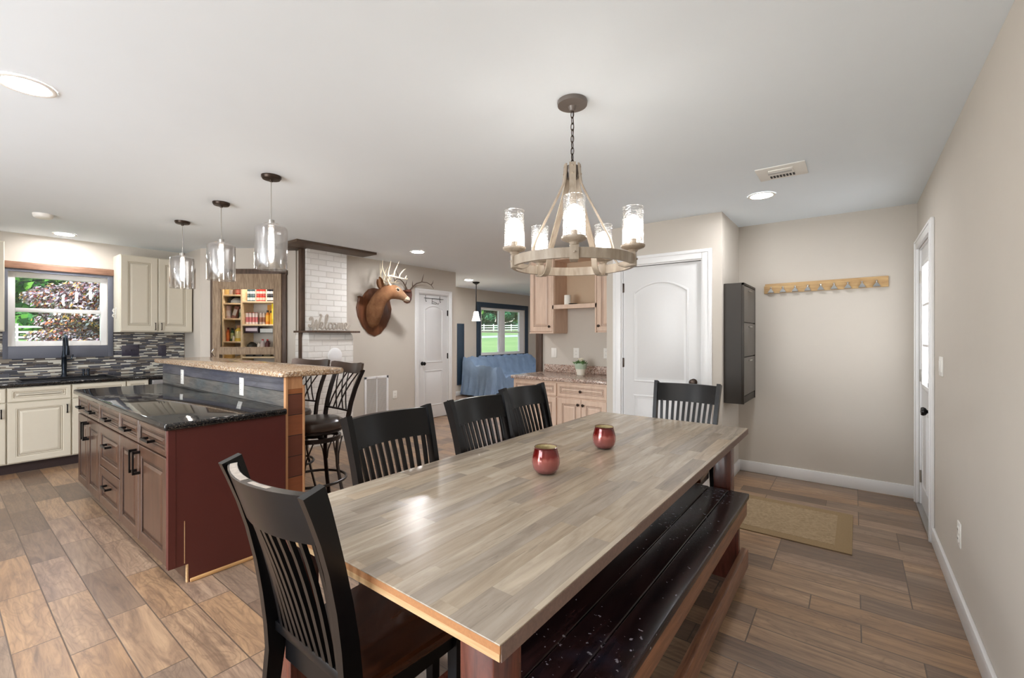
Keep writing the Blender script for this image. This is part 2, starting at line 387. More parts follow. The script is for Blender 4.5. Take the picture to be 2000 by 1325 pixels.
# ------------------------------------------------------------------ mesh builder
class B:
    def __init__(s, mtx=None):
        s.bm = bmesh.new(); s.M = mtx or Matrix.Identity(4)
    def _end(s, vs, extra=None):
        m = s.M if extra is None else s.M @ extra
        for v in vs: v.co = m @ v.co
        return s
    def box(s, lo, hi, bev=0.0, seg=2):
        r = bmesh.ops.create_cube(s.bm, size=1.0); vs = r['verts']
        c = [(a + b) / 2 for a, b in zip(lo, hi)]; d = [abs(b - a) for a, b in zip(lo, hi)]
        for v in vs: v.co = Vector([v.co[i] * d[i] + c[i] for i in range(3)])
        if bev:
            es = {e for v in vs for e in v.link_edges}
            rr = bmesh.ops.bevel(s.bm, geom=list(es), offset=min(bev, min(d) * .45), segments=seg, affect='EDGES', profile=.5)
            vs = rr['verts']
            vs = {v for f in rr['faces'] for v in f.verts} | {v for v in vs}
            st = list(vs); seen = set(vs)
            while st:
                v = st.pop()
                for e in v.link_edges:
                    o = e.other_vert(v)
                    if o not in seen: seen.add(o); st.append(o)
            vs = seen
        return s._end(vs)
    def hexa(s, p8):
        vs = [s.bm.verts.new(s.M @ Vector(p)) for p in p8]
        for f in ((0, 3, 2, 1), (4, 5, 6, 7), (0, 1, 5, 4), (1, 2, 6, 5), (2, 3, 7, 6), (3, 0, 4, 7)):
            s.bm.faces.new([vs[i] for i in f])
        return s
    def tube(s, pts, r, n=10, closed=False, cap=True, squash=None):
        pts = [Vector(p) for p in pts]; m = len(pts)
        rr = r if isinstance(r, (list, tuple)) else [r] * m
        rings = []; up = None
        for i, p in enumerate(pts):
            if closed: d = (pts[(i + 1) % m] - pts[i - 1])
            else: d = pts[min(i + 1, m - 1)] - pts[max(i - 1, 0)]
            d = d.normalized() if d.length > 1e-9 else Vector((0, 0, 1))
            if up is None:
                up = Vector((0, 0, 1)) if abs(d.z) < .9 else Vector((1, 0, 0))
            a = up - d * up.dot(d)
            if a.length < 1e-5: a = d.orthogonal()
            a.normalize(); b = d.cross(a); up = a
            q = squash or (1, 1)
            rings.append([s.bm.verts.new(s.M @ (p + a * math.cos(t) * rr[i] * q[0] + b * math.sin(t) * rr[i] * q[1])) for t in [2 * math.pi * k / n for k in range(n)]])
        for i in range(m if closed else m - 1):
            A, C = rings[i], rings[(i + 1) % m]
            for k in range(n):
                s.bm.faces.new([A[k], A[(k + 1) % n], C[(k + 1) % n], C[k]])
        if cap and not closed:
            s.bm.faces.new(rings[0][::-1]); s.bm.faces.new(rings[-1])
        return s
    def strap(s, pts, w, t, side):
        """rectangular bar swept along pts; side(i) = unit vector across the width"""
        pts = [Vector(p) for p in pts]; m = len(pts); rings = []
        for i, p in enumerate(pts):
            d = (pts[min(i + 1, m - 1)] - pts[max(i - 1, 0)]).normalized()
            sd = Vector(side(i) if callable(side) else side).normalized()
            nn = d.cross(sd).normalized()
            ww = w[i] if isinstance(w, (list, tuple)) else w
            tt = t[i] if isinstance(t, (list, tuple)) else t
            rings.append([s.bm.verts.new(s.M @ (p + sd * a * ww / 2 + nn * b * tt / 2)) for a, b in ((-1, -1), (1, -1), (1, 1), (-1, 1))])
        for i in range(m - 1):
            for k in range(4):
                s.bm.faces.new([rings[i][k], rings[i][(k + 1) % 4], rings[i + 1][(k + 1) % 4], rings[i + 1][k]])
        s.bm.faces.new(rings[0][::-1]); s.bm.faces.new(rings[-1])
        return s
    def lathe(s, prof, c=(0, 0, 0), n=24, axis=None, cap=True):
        rot = Matrix.Identity(3)
        if axis is not None: rot = Vector((0, 0, 1)).rotation_difference(Vector(axis)).to_matrix()
        c = Vector(c); rings = []
        for r, z in prof:
            rings.append([s.bm.verts.new(s.M @ (c + rot @ Vector((max(r, 1e-4) * math.cos(t), max(r, 1e-4) * math.sin(t), z)))) for t in [2 * math.pi * k / n for k in range(n)]])
        for A, C in zip(rings, rings[1:]):
            for k in range(n): s.bm.faces.new([A[k], A[(k + 1) % n], C[(k + 1) % n], C[k]])
        if cap:
            s.bm.faces.new(rings[0][::-1]); s.bm.faces.new(rings[-1])
        return s
    def prism(s, poly, axis, a0, a1):
        f = {'z': lambda p, a: (p[0], p[1], a), 'y': lambda p, a: (p[0], a, p[1]), 'x': lambda p, a: (a, p[0], p[1])}[axis]
        A = [s.bm.verts.new(s.M @ Vector(f(p, a0))) for p in poly]; C = [s.bm.verts.new(s.M @ Vector(f(p, a1))) for p in poly]
        n = len(poly)
        s.bm.faces.new(A[::-1]); s.bm.faces.new(C)
        for k in range(n): s.bm.faces.new([A[k], A[(k + 1) % n], C[(k + 1) % n], C[k]])
        return s
    def loops(s, outline, prof, cap=True):
        """outline(inset) -> [(a, z)]; local frame a, depth(-y is outward), z"""
        rings = []
        for ins, dep in prof:
            rings.append([s.bm.verts.new(s.M @ Vector((a, -dep, z))) for a, z in outline(ins)])
        for A, C in zip(rings, rings[1:]):
            n = len(A)
            for k in range(n): s.bm.faces.new([A[k], A[(k + 1) % n], C[(k + 1) % n], C[k]])
        if cap: s.bm.faces.new(rings[-1])
        return s
    def sphere(s, c, r, n=14, sc=(1, 1, 1)):
        q = bmesh.ops.create_uvsphere(s.bm, u_segments=n, v_segments=max(6, n * 2 // 3), radius=1.0)
        for v in q['verts']: v.co = Vector([v.co[i] * r * sc[i] + c[i] for i in range(3)])
        return s._end(q['verts'])
    def loft(s, secs, n=16, cap=True):
        """secs: (center, a_vec, b_vec) ellipses"""
        rings = []
        for c, a, b in secs:
            c, a, b = Vector(c), Vector(a), Vector(b)
            rings.append([s.bm.verts.new(s.M @ (c + a * math.cos(t) + b * math.sin(t))) for t in [2 * math.pi * k / n for k in range(n)]])
        for A, C in zip(rings, rings[1:]):
            for k in range(n): s.bm.faces.new([A[k], A[(k + 1) % n], C[(k + 1) % n], C[k]])
        if cap:
            s.bm.faces.new(rings[0][::-1]); s.bm.faces.new(rings[-1])
        return s

def root_of(o):
    while o.parent: o = o.parent
    return o
def obj(name, b, mat, parent=None, smooth=None, local=False, label=None):
    me = bpy.data.meshes.new(name)
    bm = b.bm
    bmesh.ops.recalc_face_normals(bm, faces=bm.faces[:])
    off = Vector((0, 0, 0))
    if parent is not None and not local:
        off = root_of(parent).location.copy()
    loc = None
    if parent is None and not local:
        # origin at the base centre of the mesh
        xs = [v.co for v in bm.verts]
        lo = Vector([min(c[i] for c in xs) for i in range(3)]); hi = Vector([max(c[i] for c in xs) for i in range(3)])
        if name.split('_')[0] not in ('floor', 'ceiling', 'wall', 'baseboard'):
            loc = None
    if off.length: bmesh.ops.translate(bm, verts=bm.verts[:], vec=-off)
    bm.to_mesh(me); bm.free()
    me.materials.append(M[mat] if isinstance(mat, str) else mat)
    if smooth is None or smooth is True:
        for p in me.polygons: p.use_smooth = True
        try: me.set_sharp_from_angle(angle=R(38))
        except Exception: pass
    o = bpy.data.objects.new(name, me); COL.objects.link(o)
    if parent is not None: o.parent = parent
    if label: o['label'] = label
    return o
def thing(name, label, cat, loc=(0, 0, 0), rotz=0, group=None):
    o = bpy.data.objects.new(name, None); o.empty_display_size = .1; COL.objects.link(o)
    o.location = loc; o.rotation_euler = (0, 0, rotz); o['label'] = label; o['category'] = cat
    if group: o['group'] = group
    return o
def tag(o, label, cat, group=None):
    o['label'] = label; o['category'] = cat
    if group: o['group'] = group
    return o
def struct(name, b, mat, parent=None, **k):
    o = obj(name, b, mat, parent, **k)
    if parent is None: o['kind'] = 'structure'
    return o
def dup(root, loc, rotz=0.0, label=None, group=None):
    def cp(o, par):
        c = o.copy(); COL.objects.link(c)
        if par is not None: c.parent = par
        for ch in list(o.children): cp(ch, c)
        return c
    r = cp(root, None); r.location = loc; r.rotation_euler = (0, 0, rotz)
    if label: r['label'] = label
    if group: r['group'] = group
    return r
def frame(origin, u):
    """local a along u, local -y outward = u x z ... outward is to the right-hand side facing the front; z up"""
    u = Vector(u).normalized(); z = Vector((0, 0, 1)); inn = z.cross(u)
    m = Matrix((( u.x, inn.x, 0, origin[0]), (u.y, inn.y, 0, origin[1]), (0, 0, 1, origin[2]), (0, 0, 0, 1)))
    return m
# frame with u=+X has its front facing -Y; u=+Y faces +X; u=-Y faces -X
def rect(w, h, z0=0.0, a0=0.0):
    return lambda i: [(a0 + i, z0 + i), (a0 + w - i, z0 + i), (a0 + w - i, z0 + h - i), (a0 + i, z0 + h - i)]
def arch(w, h, z0, a0, rise, n=12):
    def f(i):
        pts = [(a0 + i, z0 + i), (a0 + w - i, z0 + i)]
        for k in range(n + 1):
            t = k / n; a = a0 + w - i - t * (w - 2 * i)
            pts.append((a, z0 + h - rise - i + rise * (1 - (2 * t - 1) ** 2)))
        return pts
    return f

# ================================================================== room shell
XR, XL, YB, YF, H = .415, -7.05, 4.95, -2.7, 2.44
YL = 11.0
struct('floor', B().box((XL - .2, YF - .2, -.1), (XR + .2, YL + .2, 0)), 'floor', smooth=False)
struct('ceiling', B().box((XL - .2, YF - .2, H), (XR + .2, YL + .2, H + .1)), 'ceiling', smooth=False)
# right wall with the front door opening
b = B(); DY0, DY1, DT = 4.03, 4.80, 2.04
b.box((XR, YF - .2, 0), (XR + .14, DY0, H)); b.box((XR, DY0, DT), (XR + .14, DY1, H)); b.box((XR, DY1, 0), (XR + .14, YL + .2, H))
struct('wall_right', b, 'wall', smooth=False)
# back wall of the hall, ends at a dark post
struct('wall_back', B().box((-3.36, YB, 0), (XR, YB + .12, H)), 'wall', smooth=False)
# left (window) wall: kitchen window and living room window
b = B(); KY0, KY1, KZ0, KZ1 = .487, 1.276, 1.235, 2.03
LY0, LY1, LZ0, LZ1 = 7.95, 9.75, .876, 2.03
b.box((XL - .16, YF - .2, 0), (XL, KY0, H)); b.box((XL - .16, KY0, 0), (XL, KY1, KZ0)); b.box((XL - .16, KY0, KZ1), (XL, KY1, H))
b.box((XL - .16, KY1, 0), (XL, LY0, H)); b.box((XL - .16, LY0, 0), (XL, LY1, LZ0)); b.box((XL - .16, LY0, LZ1), (XL, LY1, H)); b.box((XL - .16, LY1, 0), (XL, YL + .2, H))
struct('wall_left', b, 'wall', smooth=False)
struct('wall_living', B().box((XL, YL, 0), (XR, YL + .12, H)), 'wall', smooth=False)
# wall behind the camera with glazed patio opening
b = B(); b.box((XL, YF - .12, 0), (-4.0, YF, H)); b.box((-4.0, YF - .12, 2.15), (-1.2, YF, H)); b.box((-1.2, YF - .12, 0), (XR, YF, H))
struct('wall_front', b, 'wall', smooth=False)
b = B()
for x in (-4.0, -2.63, -1.26): b.box((x, YF - .1, 0), (x + .06, YF - .02, 2.15), .004)
b.box((-4.0, YF - .1, 2.09), (-1.2, YF - .02, 2.15), .004); b.box((-4.0, YF - .1, 0), (-1.2, YF - .02, .08), .004)
w = struct('window_3', b, 'trim')
struct('window_glass', B().box((-3.95, YF - .065, .06), (-1.25, YF - .06, 2.1)), 'glass', w)
# coat closet box (white door in its front)
CX0, CX1, CY = -2.02, -.92, 4.235
b = B(); PD0, PD1 = -1.86, -1.085
b.box((CX0, CY, 0), (PD0, CY + .11, H)); b.box((PD1, CY, 0), (CX1, CY + .11, H)); b.box((PD0, CY, 2.045), (PD1, CY + .11, H))
b.box((CX0, CY + .11, 0), (CX0 + .11, YB, H)); b.box((CX1 - .11, CY + .11, 0), (CX1, YB, H))
struct('wall_closet', b, 'wall', smooth=False)
# block with the chimney, the deer head and the narrow door
b = B(); ND0, ND1 = 4.675, 5.33
b.box((-5.57, 2.79, 0), (-5.45, ND0, H)); b.box((-5.57, ND0, 2.02), (-5.45, ND1, H)); b.box((-5.57, ND1, 0), (-5.45, 5.506, H)); b.box((XL, 5.386, 0), (-5.57, 5.506, H))
struct('wall_hall', b, 'wall', smooth=False)
# short return wall + diagonal pantry wall (parallel to the camera's right vector)
e = Vector((math.cos(R(37.5)), math.sin(R(37.5)), 0)); fwd = Vector((-math.sin(R(37.5)), math.cos(R(37.5)), 0))
D0 = 5.56
PF = frame(fwd * D0, e)           # local a = sideways, local y = into the pantry, z = height
def pa(u, D=D0): return (u - 1000) / 870 * D
def pz(v, D=D0): return 1.348 - (v - 656) / 870 * D
b = B(); b.box((XL, 2.05, 0), (-6.46, 2.15, H))
struct('wall_return', b, 'wall', smooth=False)
PA0, PA1, PT = pa(418), pa(560), pz(533)
b = B(PF); b.box((pa(391), 0, 0), (PA0, .1, H)); b.box((PA1, 0, 0), (pa(577.5), .1, H)); b.box((PA0, 0, PT), (PA1, .1, H))
struct('wall_pantry', b, 'wall', smooth=False)
# pantry interior lining
b = B(PF); b.box((-4.05, .66, 0), (-2.9, .70, H))
struct('wall_pantry_back', b, 'wall', smooth=False)

# baseboards
def bb(name, lo, hi, axis):
    b = B(); t = .014
    b.box(lo, hi, .004)
    struct(name, b, 'trim')
bb('baseboard_back', (CX1, YB - .016, 0), (XR - .02, YB, .105), 0)
bb('baseboard_right', (XR - .016, YF, 0), (XR, DY0 - .085, .105), 1)
bb('baseboard_closet', (CX1, CY - .0, 0), (CX1 + .016, YB - .016, .105), 1)
bb('baseboard_closet_front', (CX1 - .08, CY - .016, 0), (CX1 + .016, CY, .105), 0)
bb('baseboard_living', (XL, 5.51, 0), (XL + .016, YL, .1), 1)
bb('baseboard_hall', (-5.45, 3.40, 0), (-5.434, ND0 - .09, .1), 1)

# ------------------------------------------------------------------ doors
def casing(name, F, w, h, cw=.085, t=.02, side=(True, True), lab=None):
    b = B(F)
    if side[0]:
        b.box((-cw, -t, 0), (0, 0, h + cw), .006); b.box((-cw + .012, -t - .006, 0), (-cw + .03, -t + .002, h + cw - .012), .003)
    if side[1]:
        b.box((w, -t, 0), (w + cw, 0, h + cw), .006); b.box((w + cw - .03, -t - .006, 0), (w + cw - .012, -t + .002, h + cw - .012), .003)
    e0, e1 = (0 if side[0] else -cw), (w if side[1] else w + cw)
    b.box((e0 + .0005, -t, h), (e1 - .0005, -.0005, h + cw), .003); b.box((-cw + .0305, -t - .006, h + cw - .03), (w + cw - .0305, -t + .002, h + cw - .012), .003)
    b.box((.0005, .0005, 0), (.012, .09, h - .0125)); b.box((w - .012, .0005, 0), (w - .0005, .09, h - .0125)); b.box((.0005, .0005, h - .012), (w - .0005, .09, h - .0005))
    return struct(name, b, 'trim')
PR = [(0, 0), (.006, .006), (.014, .0065), (.022, -.004), (.03, -.004), (.05, .004)]
def knob(F, a, z, mat, parent, d0=0):
    b = B(F); b.lathe([(.001, 0), (.031, 0), (.031, .004), (.026, .008), (.011, .011), (.010, .03), (.02, .036), (.028, .048), (.029, .056), (.022, .066), (.001, .069)], (a, -d0, z), 20, (0, -1, 0))
    return obj('door_knob', b, mat, parent)
def hinge(F, a, z, mat, parent, d0=0):
    b = B(F); b.box((a - .014, -d0 - .004, z - .045), (a + .014, -d0, z + .045), .001); b.tube([(a, -d0 - .006, z - .048), (a, -d0 - .006, z + .048)], .006, 8)
    return obj('hinge', b, mat, parent)

# door_1: closet door, two arched panels, front faces -Y
F = frame((PD0, CY, 0), (1, 0, 0)); DW = PD1 - PD0
casing('trim_closet_door', F, DW, 2.045)
Fd = frame((PD0 + .015, CY + .012, .008), (1, 0, 0)); dw = DW - .03
d = B(Fd); d.box((0, 0, 0), (dw, .036, 2.02), .003)
d.loops(arch(.53, .98, .885, (dw - .53) / 2 + 0, .09), PR); d.loops(rect(.53, .60, .16, (dw - .53) / 2), PR)
d1 = struct('door_1', d, 'door')
knob(Fd, dw - .062, .915, 'bronze', d1)
for z in (1.82, 1.07, .26): hinge(Fd, -.002, z, 'bronze', d1)

# door_2: front door in the right wall, glass upper with mullions; faces -X
F = frame((XR, DY1, 0), (0, -1, 0)); DW = DY1 - DY0
casing('trim_front_door', F, DW, 2.04, .08, .022)
Fd = frame((XR + .012, DY1 - .015, .012), (0, -1, 0)); dw = DW - .03
gy0, gy1, gz0, gz1 = .135, .615, .955, 1.875
d = B(Fd)
d.box((0, 0, 0), (gy0, .04, 2.02)); d.box((gy1, 0, 0), (dw, .04, 2.02)); d.box((gy0, 0, 0), (gy1, .04, gz0)); d.box((gy0, 0, gz1), (gy1, .04, 2.02))
d.loops(rect(.245, .60, .16, .10), PR); d.loops(rect(.245, .60, .16, .395), PR)
d2 = struct('door_2', d, 'door')
g = B(Fd)
for a0, a1, z0, z1 in ((gy0 - .025, gy0 + .01, gz0 - .025, gz1 + .025), (gy1 - .01, gy1 + .025, gz0 - .025, gz1 + .025), (gy0 + .0105, gy1 - .0105, gz0 - .0245, gz0 + .01), (gy0 + .0105, gy1 - .0105, gz1 - .01, gz1 + .0245)):
    g.box((a0, -.012, z0), (a1, .002, z1), .004)
for k in (1, 2):
    z = gz0 + (gz1 - gz0) * k / 3; g.box((gy0, -.006, z - .009), (gy1, .02, z + .009), .003)
    a = gy0 + (gy1 - gy0) * k / 3; g.box((a - .006, -.004, gz0), (a + .006, .02, gz1), .002)
obj('glazing_frame', g, 'trim', d2)
struct('door_glass', B(Fd).box((gy0, .016, gz0), (gy1, .02, gz1)), emitter('glowing_door_glass', (250, 252, 255), .75), d2)  # pane emits white itself, in place of daylight through the glass
for z in (1.8, 1.02, .22): hinge(Fd, .001, z, 'nickel', d2)
b = B(Fd); b.lathe([(.001, 0), (.031, 0), (.031, .005), (.024, .01), (.012, .014), (.011, .032), (.024, .04), (.03, .052), (.026, .064), (.001, .068)], (dw - .062, 0, .82), 20, (0, -1, 0))
obj('door_knob', b, 'black_metal', d2)
b = B(Fd); b.lathe([(.001, 0), (.028, 0), (.028, .007), (.02, .012), (.001, .013)], (dw - .06, 0, 1.0), 20, (0, -1, 0)); b.box((dw - .064, -.03, .985), (dw - .056, -.01, 1.015), .002)
obj('deadbolt', b, 'black_metal', d2)
b = B(Fd); b.box((0, -.035, -.012), (dw, .05, .004)); obj('threshold', b, 'nickel', d2)

# door_3: narrow arched-panel door in the hall block, faces +X
F = frame((-5.45, ND0, 0), (0, 1, 0)); DW = ND1 - ND0
casing('trim_hall_door', F, DW, 2.02, .075)
Fd = frame((-5.455, ND0 + .013, .008), (0, 1, 0)); dw = DW - .026
d = B(Fd); d.box((0, 0, 0), (dw, .035, 1.995), .003)
d.loops(arch(.40, .93, .90, (dw - .40) / 2, .06), PR); d.loops(rect(.40, .58, .2, (dw - .40) / 2), PR)
d3 = struct('door_3', d, 'door')
knob(Fd, .07, .895, 'black_metal', d3)
for z in (1.72, 1.0, .2): hinge(Fd, dw, z, 'black_metal', d3)
# over-door wire hook rack
b = B(Fd); b.tube([(.1, -.014, 1.945), (.52, -.014, 1.945)], .004, 6)
for a in (.13, .44): b.tube([(a, -.012, 1.99), (a, -.014, 1.90), (a, -.028, 1.885), (a, -.036, 1.9)], .0035, 6)
b.tube([(.27, -.014, 1.945), (.27, -.014, 1.86), (.36, -.014, 1.86), (.36, -.014, 1.88), (.27, -.014, 1.90)], .0035, 6)
b.tube([(.36, -.014, 1.875), (.39, -.03, 1.855), (.4, -.036, 1.88)], .0035, 6)
tag(obj('door_hook_rack', b, 'black_metal'), 'thin black wire hook rack hung over the top of the narrow white hall door', 'hook rack')

# ------------------------------------------------------------------ windows
def sash(F, a0, a1, z0, z1, fw=.045, mid=None, dep=.06):
    b = B(F)
    b.box((a0, 0, z0), (a0 + fw, dep, z1), .003); b.box((a1 - fw, 0, z0), (a1, dep, z1), .003)
    b.box((a0 + fw + .0005, 0, z0 + .0005), (a1 - fw - .0005, dep, z0 + fw), .003); b.box((a0 + fw + .0005, 0, z1 - fw), (a1 - fw - .0005, dep, z1 - .0005), .003)
    if mid: b.box((a0 + fw + .0005, -.006, mid - .022), (a1 - fw - .0005, dep - .001, mid + .022), .003)
    return b
F = frame((XL - .03, 0, 0), (0, 1, 0))
w1 = struct('window_1', sash(F, KY0, KY1, KZ0, KZ1, .055, 1.625), 'trim')
struct('window_glass', B(F).box((KY0, .03, KZ0), (KY1, .034, KZ1)), 'glass', w1)
b = sash(F, LY0, LY1, LZ0, LZ1, .06)
mid = (LY0 + LY1) / 2 - .03; b.box((mid - .085, -.004, LZ0 + .0605), (mid + .085, .059, LZ1 - .0605), .004)
for a0, a1 in ((LY0 + .06, mid - .085), (mid + .085, LY1 - .06)):
    b.box((a0, .01, LZ0 + .06), (a0 + .03, .05, LZ1 - .06)); b.box((a1 - .045, .01, LZ0 + .06), (a1, .05, LZ1 - .06))
    b.box((a0, .008, 1.425), (a1, .05, 1.46))
b.box((LY1 - .2, -.002, LZ0 + .0605), (LY1 - .0605, .05, LZ1 - .0605))
w2 = struct('window_2', b, 'trim')
struct('window_glass', B(F).box((LY0, .035, LZ0), (LY1, .039, LZ1)), 'glass', w2)
F = frame((XL, 0, 0), (0, 1, 0))
b = B(F); t = .02
b.box((LY0 - .14, -t, LZ0 - .08), (LY0, 0, LZ1 + .12), .003); b.box((LY1, -t, LZ0 - .08), (LY1 + .14, 0, LZ1 + .12), .003)
b.box((LY0 + .0005, -t, LZ1), (LY1 - .0005, 0, LZ1 + .119), .003); b.box((LY0 + .0005, -t, LZ0 - .079), (LY1 - .0005, 0, LZ0), .003)
struct('trim_living_window', b, 'navy')
b = B(F)
b.box((.45, -t, 1.101), (KY0, 0, 2.061), .002); b.box((KY1, -t, 1.101), (1.325, 0, 2.061), .002); b.box((KY0 + .0005, -t, 1.101), (KY1 - .0005, 0, KZ0), .002); b.box((KY0 + .0005, -t, KZ1), (KY1 - .0005, 0, 2.061))
struct('trim_kitchen_window', b, 'slate')
struct('trim_kitchen_window_header', B(F).box((.42, -.035, 2.062), (1.33, 0, 2.135), .004), 'header')
struct('trim_navy_board', B(F).box((7.16, -.02, .24), (7.38, 0, 1.62), .003), 'navy')
# dark post at the end of the back wall
struct('trim_back_wall_end', B().box((-3.375, YB - .03, 0), (-3.28, YB + .13, H), .004), 'dark_trim')

# ------------------------------------------------------------------ chimney
b = B(); b.box((-5.5, 2.79, 0), (-5.30, 3.33, H))
b.box((-5.5, 2.75, 0), (-5.17, 3.34, 1.32)); b.hexa([(-5.5, 2.75, 1.32), (-5.17, 2.75, 1.32), (-5.17, 3.34, 1.32), (-5.5, 3.34, 1.32), (-5.5, 2.76, 1.385), (-5.2, 2.76, 1.385), (-5.2, 3.33, 1.385), (-5.5, 3.33, 1.385)])
ch = struct('wall_chimney', b, 'brick', smooth=False)
F = frame((-5.17, 0, 0), (0, 1, 0))
b = B(F); b.lathe([(.001, 0), (.095, 0), (.095, .012), (.085, .02), (.03, .024), (.001, .024)], (3.08, 0, 1.10), 28, (0, -1, 0))
tag(obj('flue_cover', b, 'trim'), 'round white flue cover on the white brick chimney below the mantel shelf', 'flue cover')
b = B(); b.box((-5.43, 2.69, 1.385), (-5.10, 3.40, 1.408), .003)
tag(obj('mantel_shelf', b, 'dark_trim'), 'thin dark wooden mantel shelf on the white brick chimney under the lettering', 'shelf')
# flat board frame around the chimney at the ceiling
b = B(); zt, zb = H, H - .03
b.box((-5.28, 2.50, zb), (-4.97, 3.56, zt), .003)
b.box((-5.60, 2.50, zb), (-5.282, 2.785, zt), .003)
struct('trim_chimney_boards', b, 'beam')
struct('trim_chimney_post', B().box((-5.40, 2.735, 0), (-5.335, 2.787, H - .03), .004), 'dark_trim')

# pantry doorway trim
b = B(PF)
b.box((pa(413), -.025, 0), (pa(418.5), .1, PT), .003); b.box((pa(548), -.03, 0), (pa(561), .1, PT), .003); b.box((pa(413), -.03, pz(537.5)), (pa(562), .1, pz(526)), .004)
struct('trim_pantry_frame', b, 'dark_trim')

# ------------------------------------------------------------------ ceiling fixtures
def can(x, y, label, lens='can_light'):
    t = thing('recessed_light', label, 'ceiling light', (x, y, H), 0, 'recessed ceiling lights')
    obj('trim_ring', B().lathe([(.095, H - .001), (.097, H - .006), (.088, H - .009), (.076, H - .006), (.076, H - .001)], (x, y, 0), 32, cap=False), 'plastic', t)
    obj('lens', B().lathe([(.001, H - .003), (.076, H - .003), (.076, H - .0045), (.001, H - .005)], (x, y, 0), 32), lens, t)
can(-2.86, .25, 'round recessed ceiling light nearest the camera, over the kitchen floor')
can(-.57, 3.93, 'round recessed ceiling light near the closet and the square ceiling vent', 'can_light_dim')
can(-4.5, 3.85, 'round recessed ceiling light in front of the deer head wall')
can(-5.98, 6.4, 'round recessed ceiling light beside the little living room pendant')
can(-6.72, .87, 'round recessed ceiling light above the kitchen window', 'can_light_dim')
for x, y, lb_ in ((-.6, -1.6, 'behind the camera near the right wall'), (-2.8, -1.7, 'behind the camera by the patio doors'), (-5.0, -1.2, 'behind the camera on the kitchen side'), (-2.2, 7.2, 'in the living room behind the hutch wall'), (-4.0, 6.2, 'in the living room near the hall'), (-4.6, 8.8, 'in the middle of the living room'), (-1.0, 9.5, 'in the far corner of the living room')):
    can(x, y, 'added unseen recessed ceiling light ' + lb_)  # out-of-view lights added to brighten the rooms
b = B(); b.lathe([(.001, H), (.068, H), (.068, H - .012), (.062, H - .03), (.05, H - .038), (.001, H - .04)], (-5.78, .61, 0), 28)
tag(obj('smoke_detector', b, 'plastic'), 'round white smoke detector on the kitchen ceiling', 'smoke detector')
t = thing('ceiling_vent', 'square white ceiling vent with dark slots near the back hall', 'vent', (-.38, 3.43, H))
b = B(); b.box((-.52, 3.30, H - .008), (-.24, 3.56, H), .003); b.box((-.45, 3.355, H - .014), (-.31, 3.51, H - .006), .003)
obj('frame', b, 'plastic', t)
b = B()
for k in range(8): b.box((-.45 + k * .0185, 3.46, H - .0165), (-.439 + k * .0185, 3.505, H - .0135))
obj('slot', b, 'slot', t); t.children[-1]['kind'] = 'stuff'
obj('damper_bar', B().box((-.455, 3.385, H - .017), (-.32, 3.42, H - .013), .001), solid((196, 196, 194)), t)
t = thing('ceiling_vent', 'slim white ceiling vent at the far left over the kitchen', 'vent', (-6.35, .25, H))
b = B(); b.box((-6.42, .02, H - .007), (-6.27, .36, H), .002); obj('frame', b, 'plastic', t)
b = B()
for k in range(4): b.box((-6.40 + k * .03, .05, H - .009), (-6.388 + k * .03, .33, H - .006))
obj('slot', b, solid((150, 150, 150)), t)

# pendants over the island
def pendant():
    t = thing('pendant_light', '', 'pendant light', (0, 0, 0), 0, 'glass cylinder pendants over the island')
    o = lambda n, b, m, p=t: obj(n, b, m, p, local=True)
    o('canopy', B().lathe([(.001, 0), (.062, 0), (.062, -.012), (.054, -.024), (.012, -.028), (.01, -.04), (.001, -.04)], n=28), 'bronze')
    o('cord', B().tube([(0, 0, -.035), (0, 0, -.315)], .0028, 8), 'nickel')
    o('socket', B().lathe([(.001, -.30), (.02, -.302), (.021, -.36), (.017, -.375), (.001, -.376)], n=16), 'nickel')
    o('lamp_shade', B().lathe([(.03, -.325), (.048, -.327), (.05, -.338), (.085, -.343), (.099, -.356), (.102, -.38), (.102, -.638), (.0995, -.638), (.0995, -.38), (.096, -.359), (.084, -.347), (.046, -.341), (.03, -.33)], n=40, cap=False), 'glass_smoke')
    o('bulb', B().lathe([(.001, -.372), (.013, -.378), (.017, -.42), (.017, -.52), (.011, -.545), (.001, -.552)], n=14), 'bulb_soft')
    return t
pd = pendant()
for i, (x, y, lab) in enumerate(((-5.09, 1.46, 'smallest looking smoked glass cylinder pendant, in front of the cream wall cabinet'), (-4.117, 1.447, 'middle of the three smoked glass cylinder pendants over the island'), (-3.16, 1.414, 'largest looking smoked glass cylinder pendant, nearest the chimney boards'))):
    if i == 0: pd.location = (x, y, H); pd['label'] = lab
    else: dup(pd, (x, y, H), 0, lab)
# little pendant in the living room
t = thing('pendant_light', 'small black rod pendant with white bell shade in the living room', 'pendant light', (-6.1, 6.75, H))
o = lambda n, b, m: obj(n, b, m, t, local=True)
o('canopy', B().lathe([(.001, 0), (.075, 0), (.07, -.02), (.02, -.05), (.001, -.05)], n=20), 'black_metal')
o('rod', B().tube([(0, 0, -.04), (0, 0, -.62)], .011, 8), 'black_metal')
o('lamp_shade', B().lathe([(.03, -.60), (.045, -.61), (.055, -.68), (.085, -.79), (.08, -.79), (.05, -.68), (.03, -.62)], n=20, cap=False), 'frost')

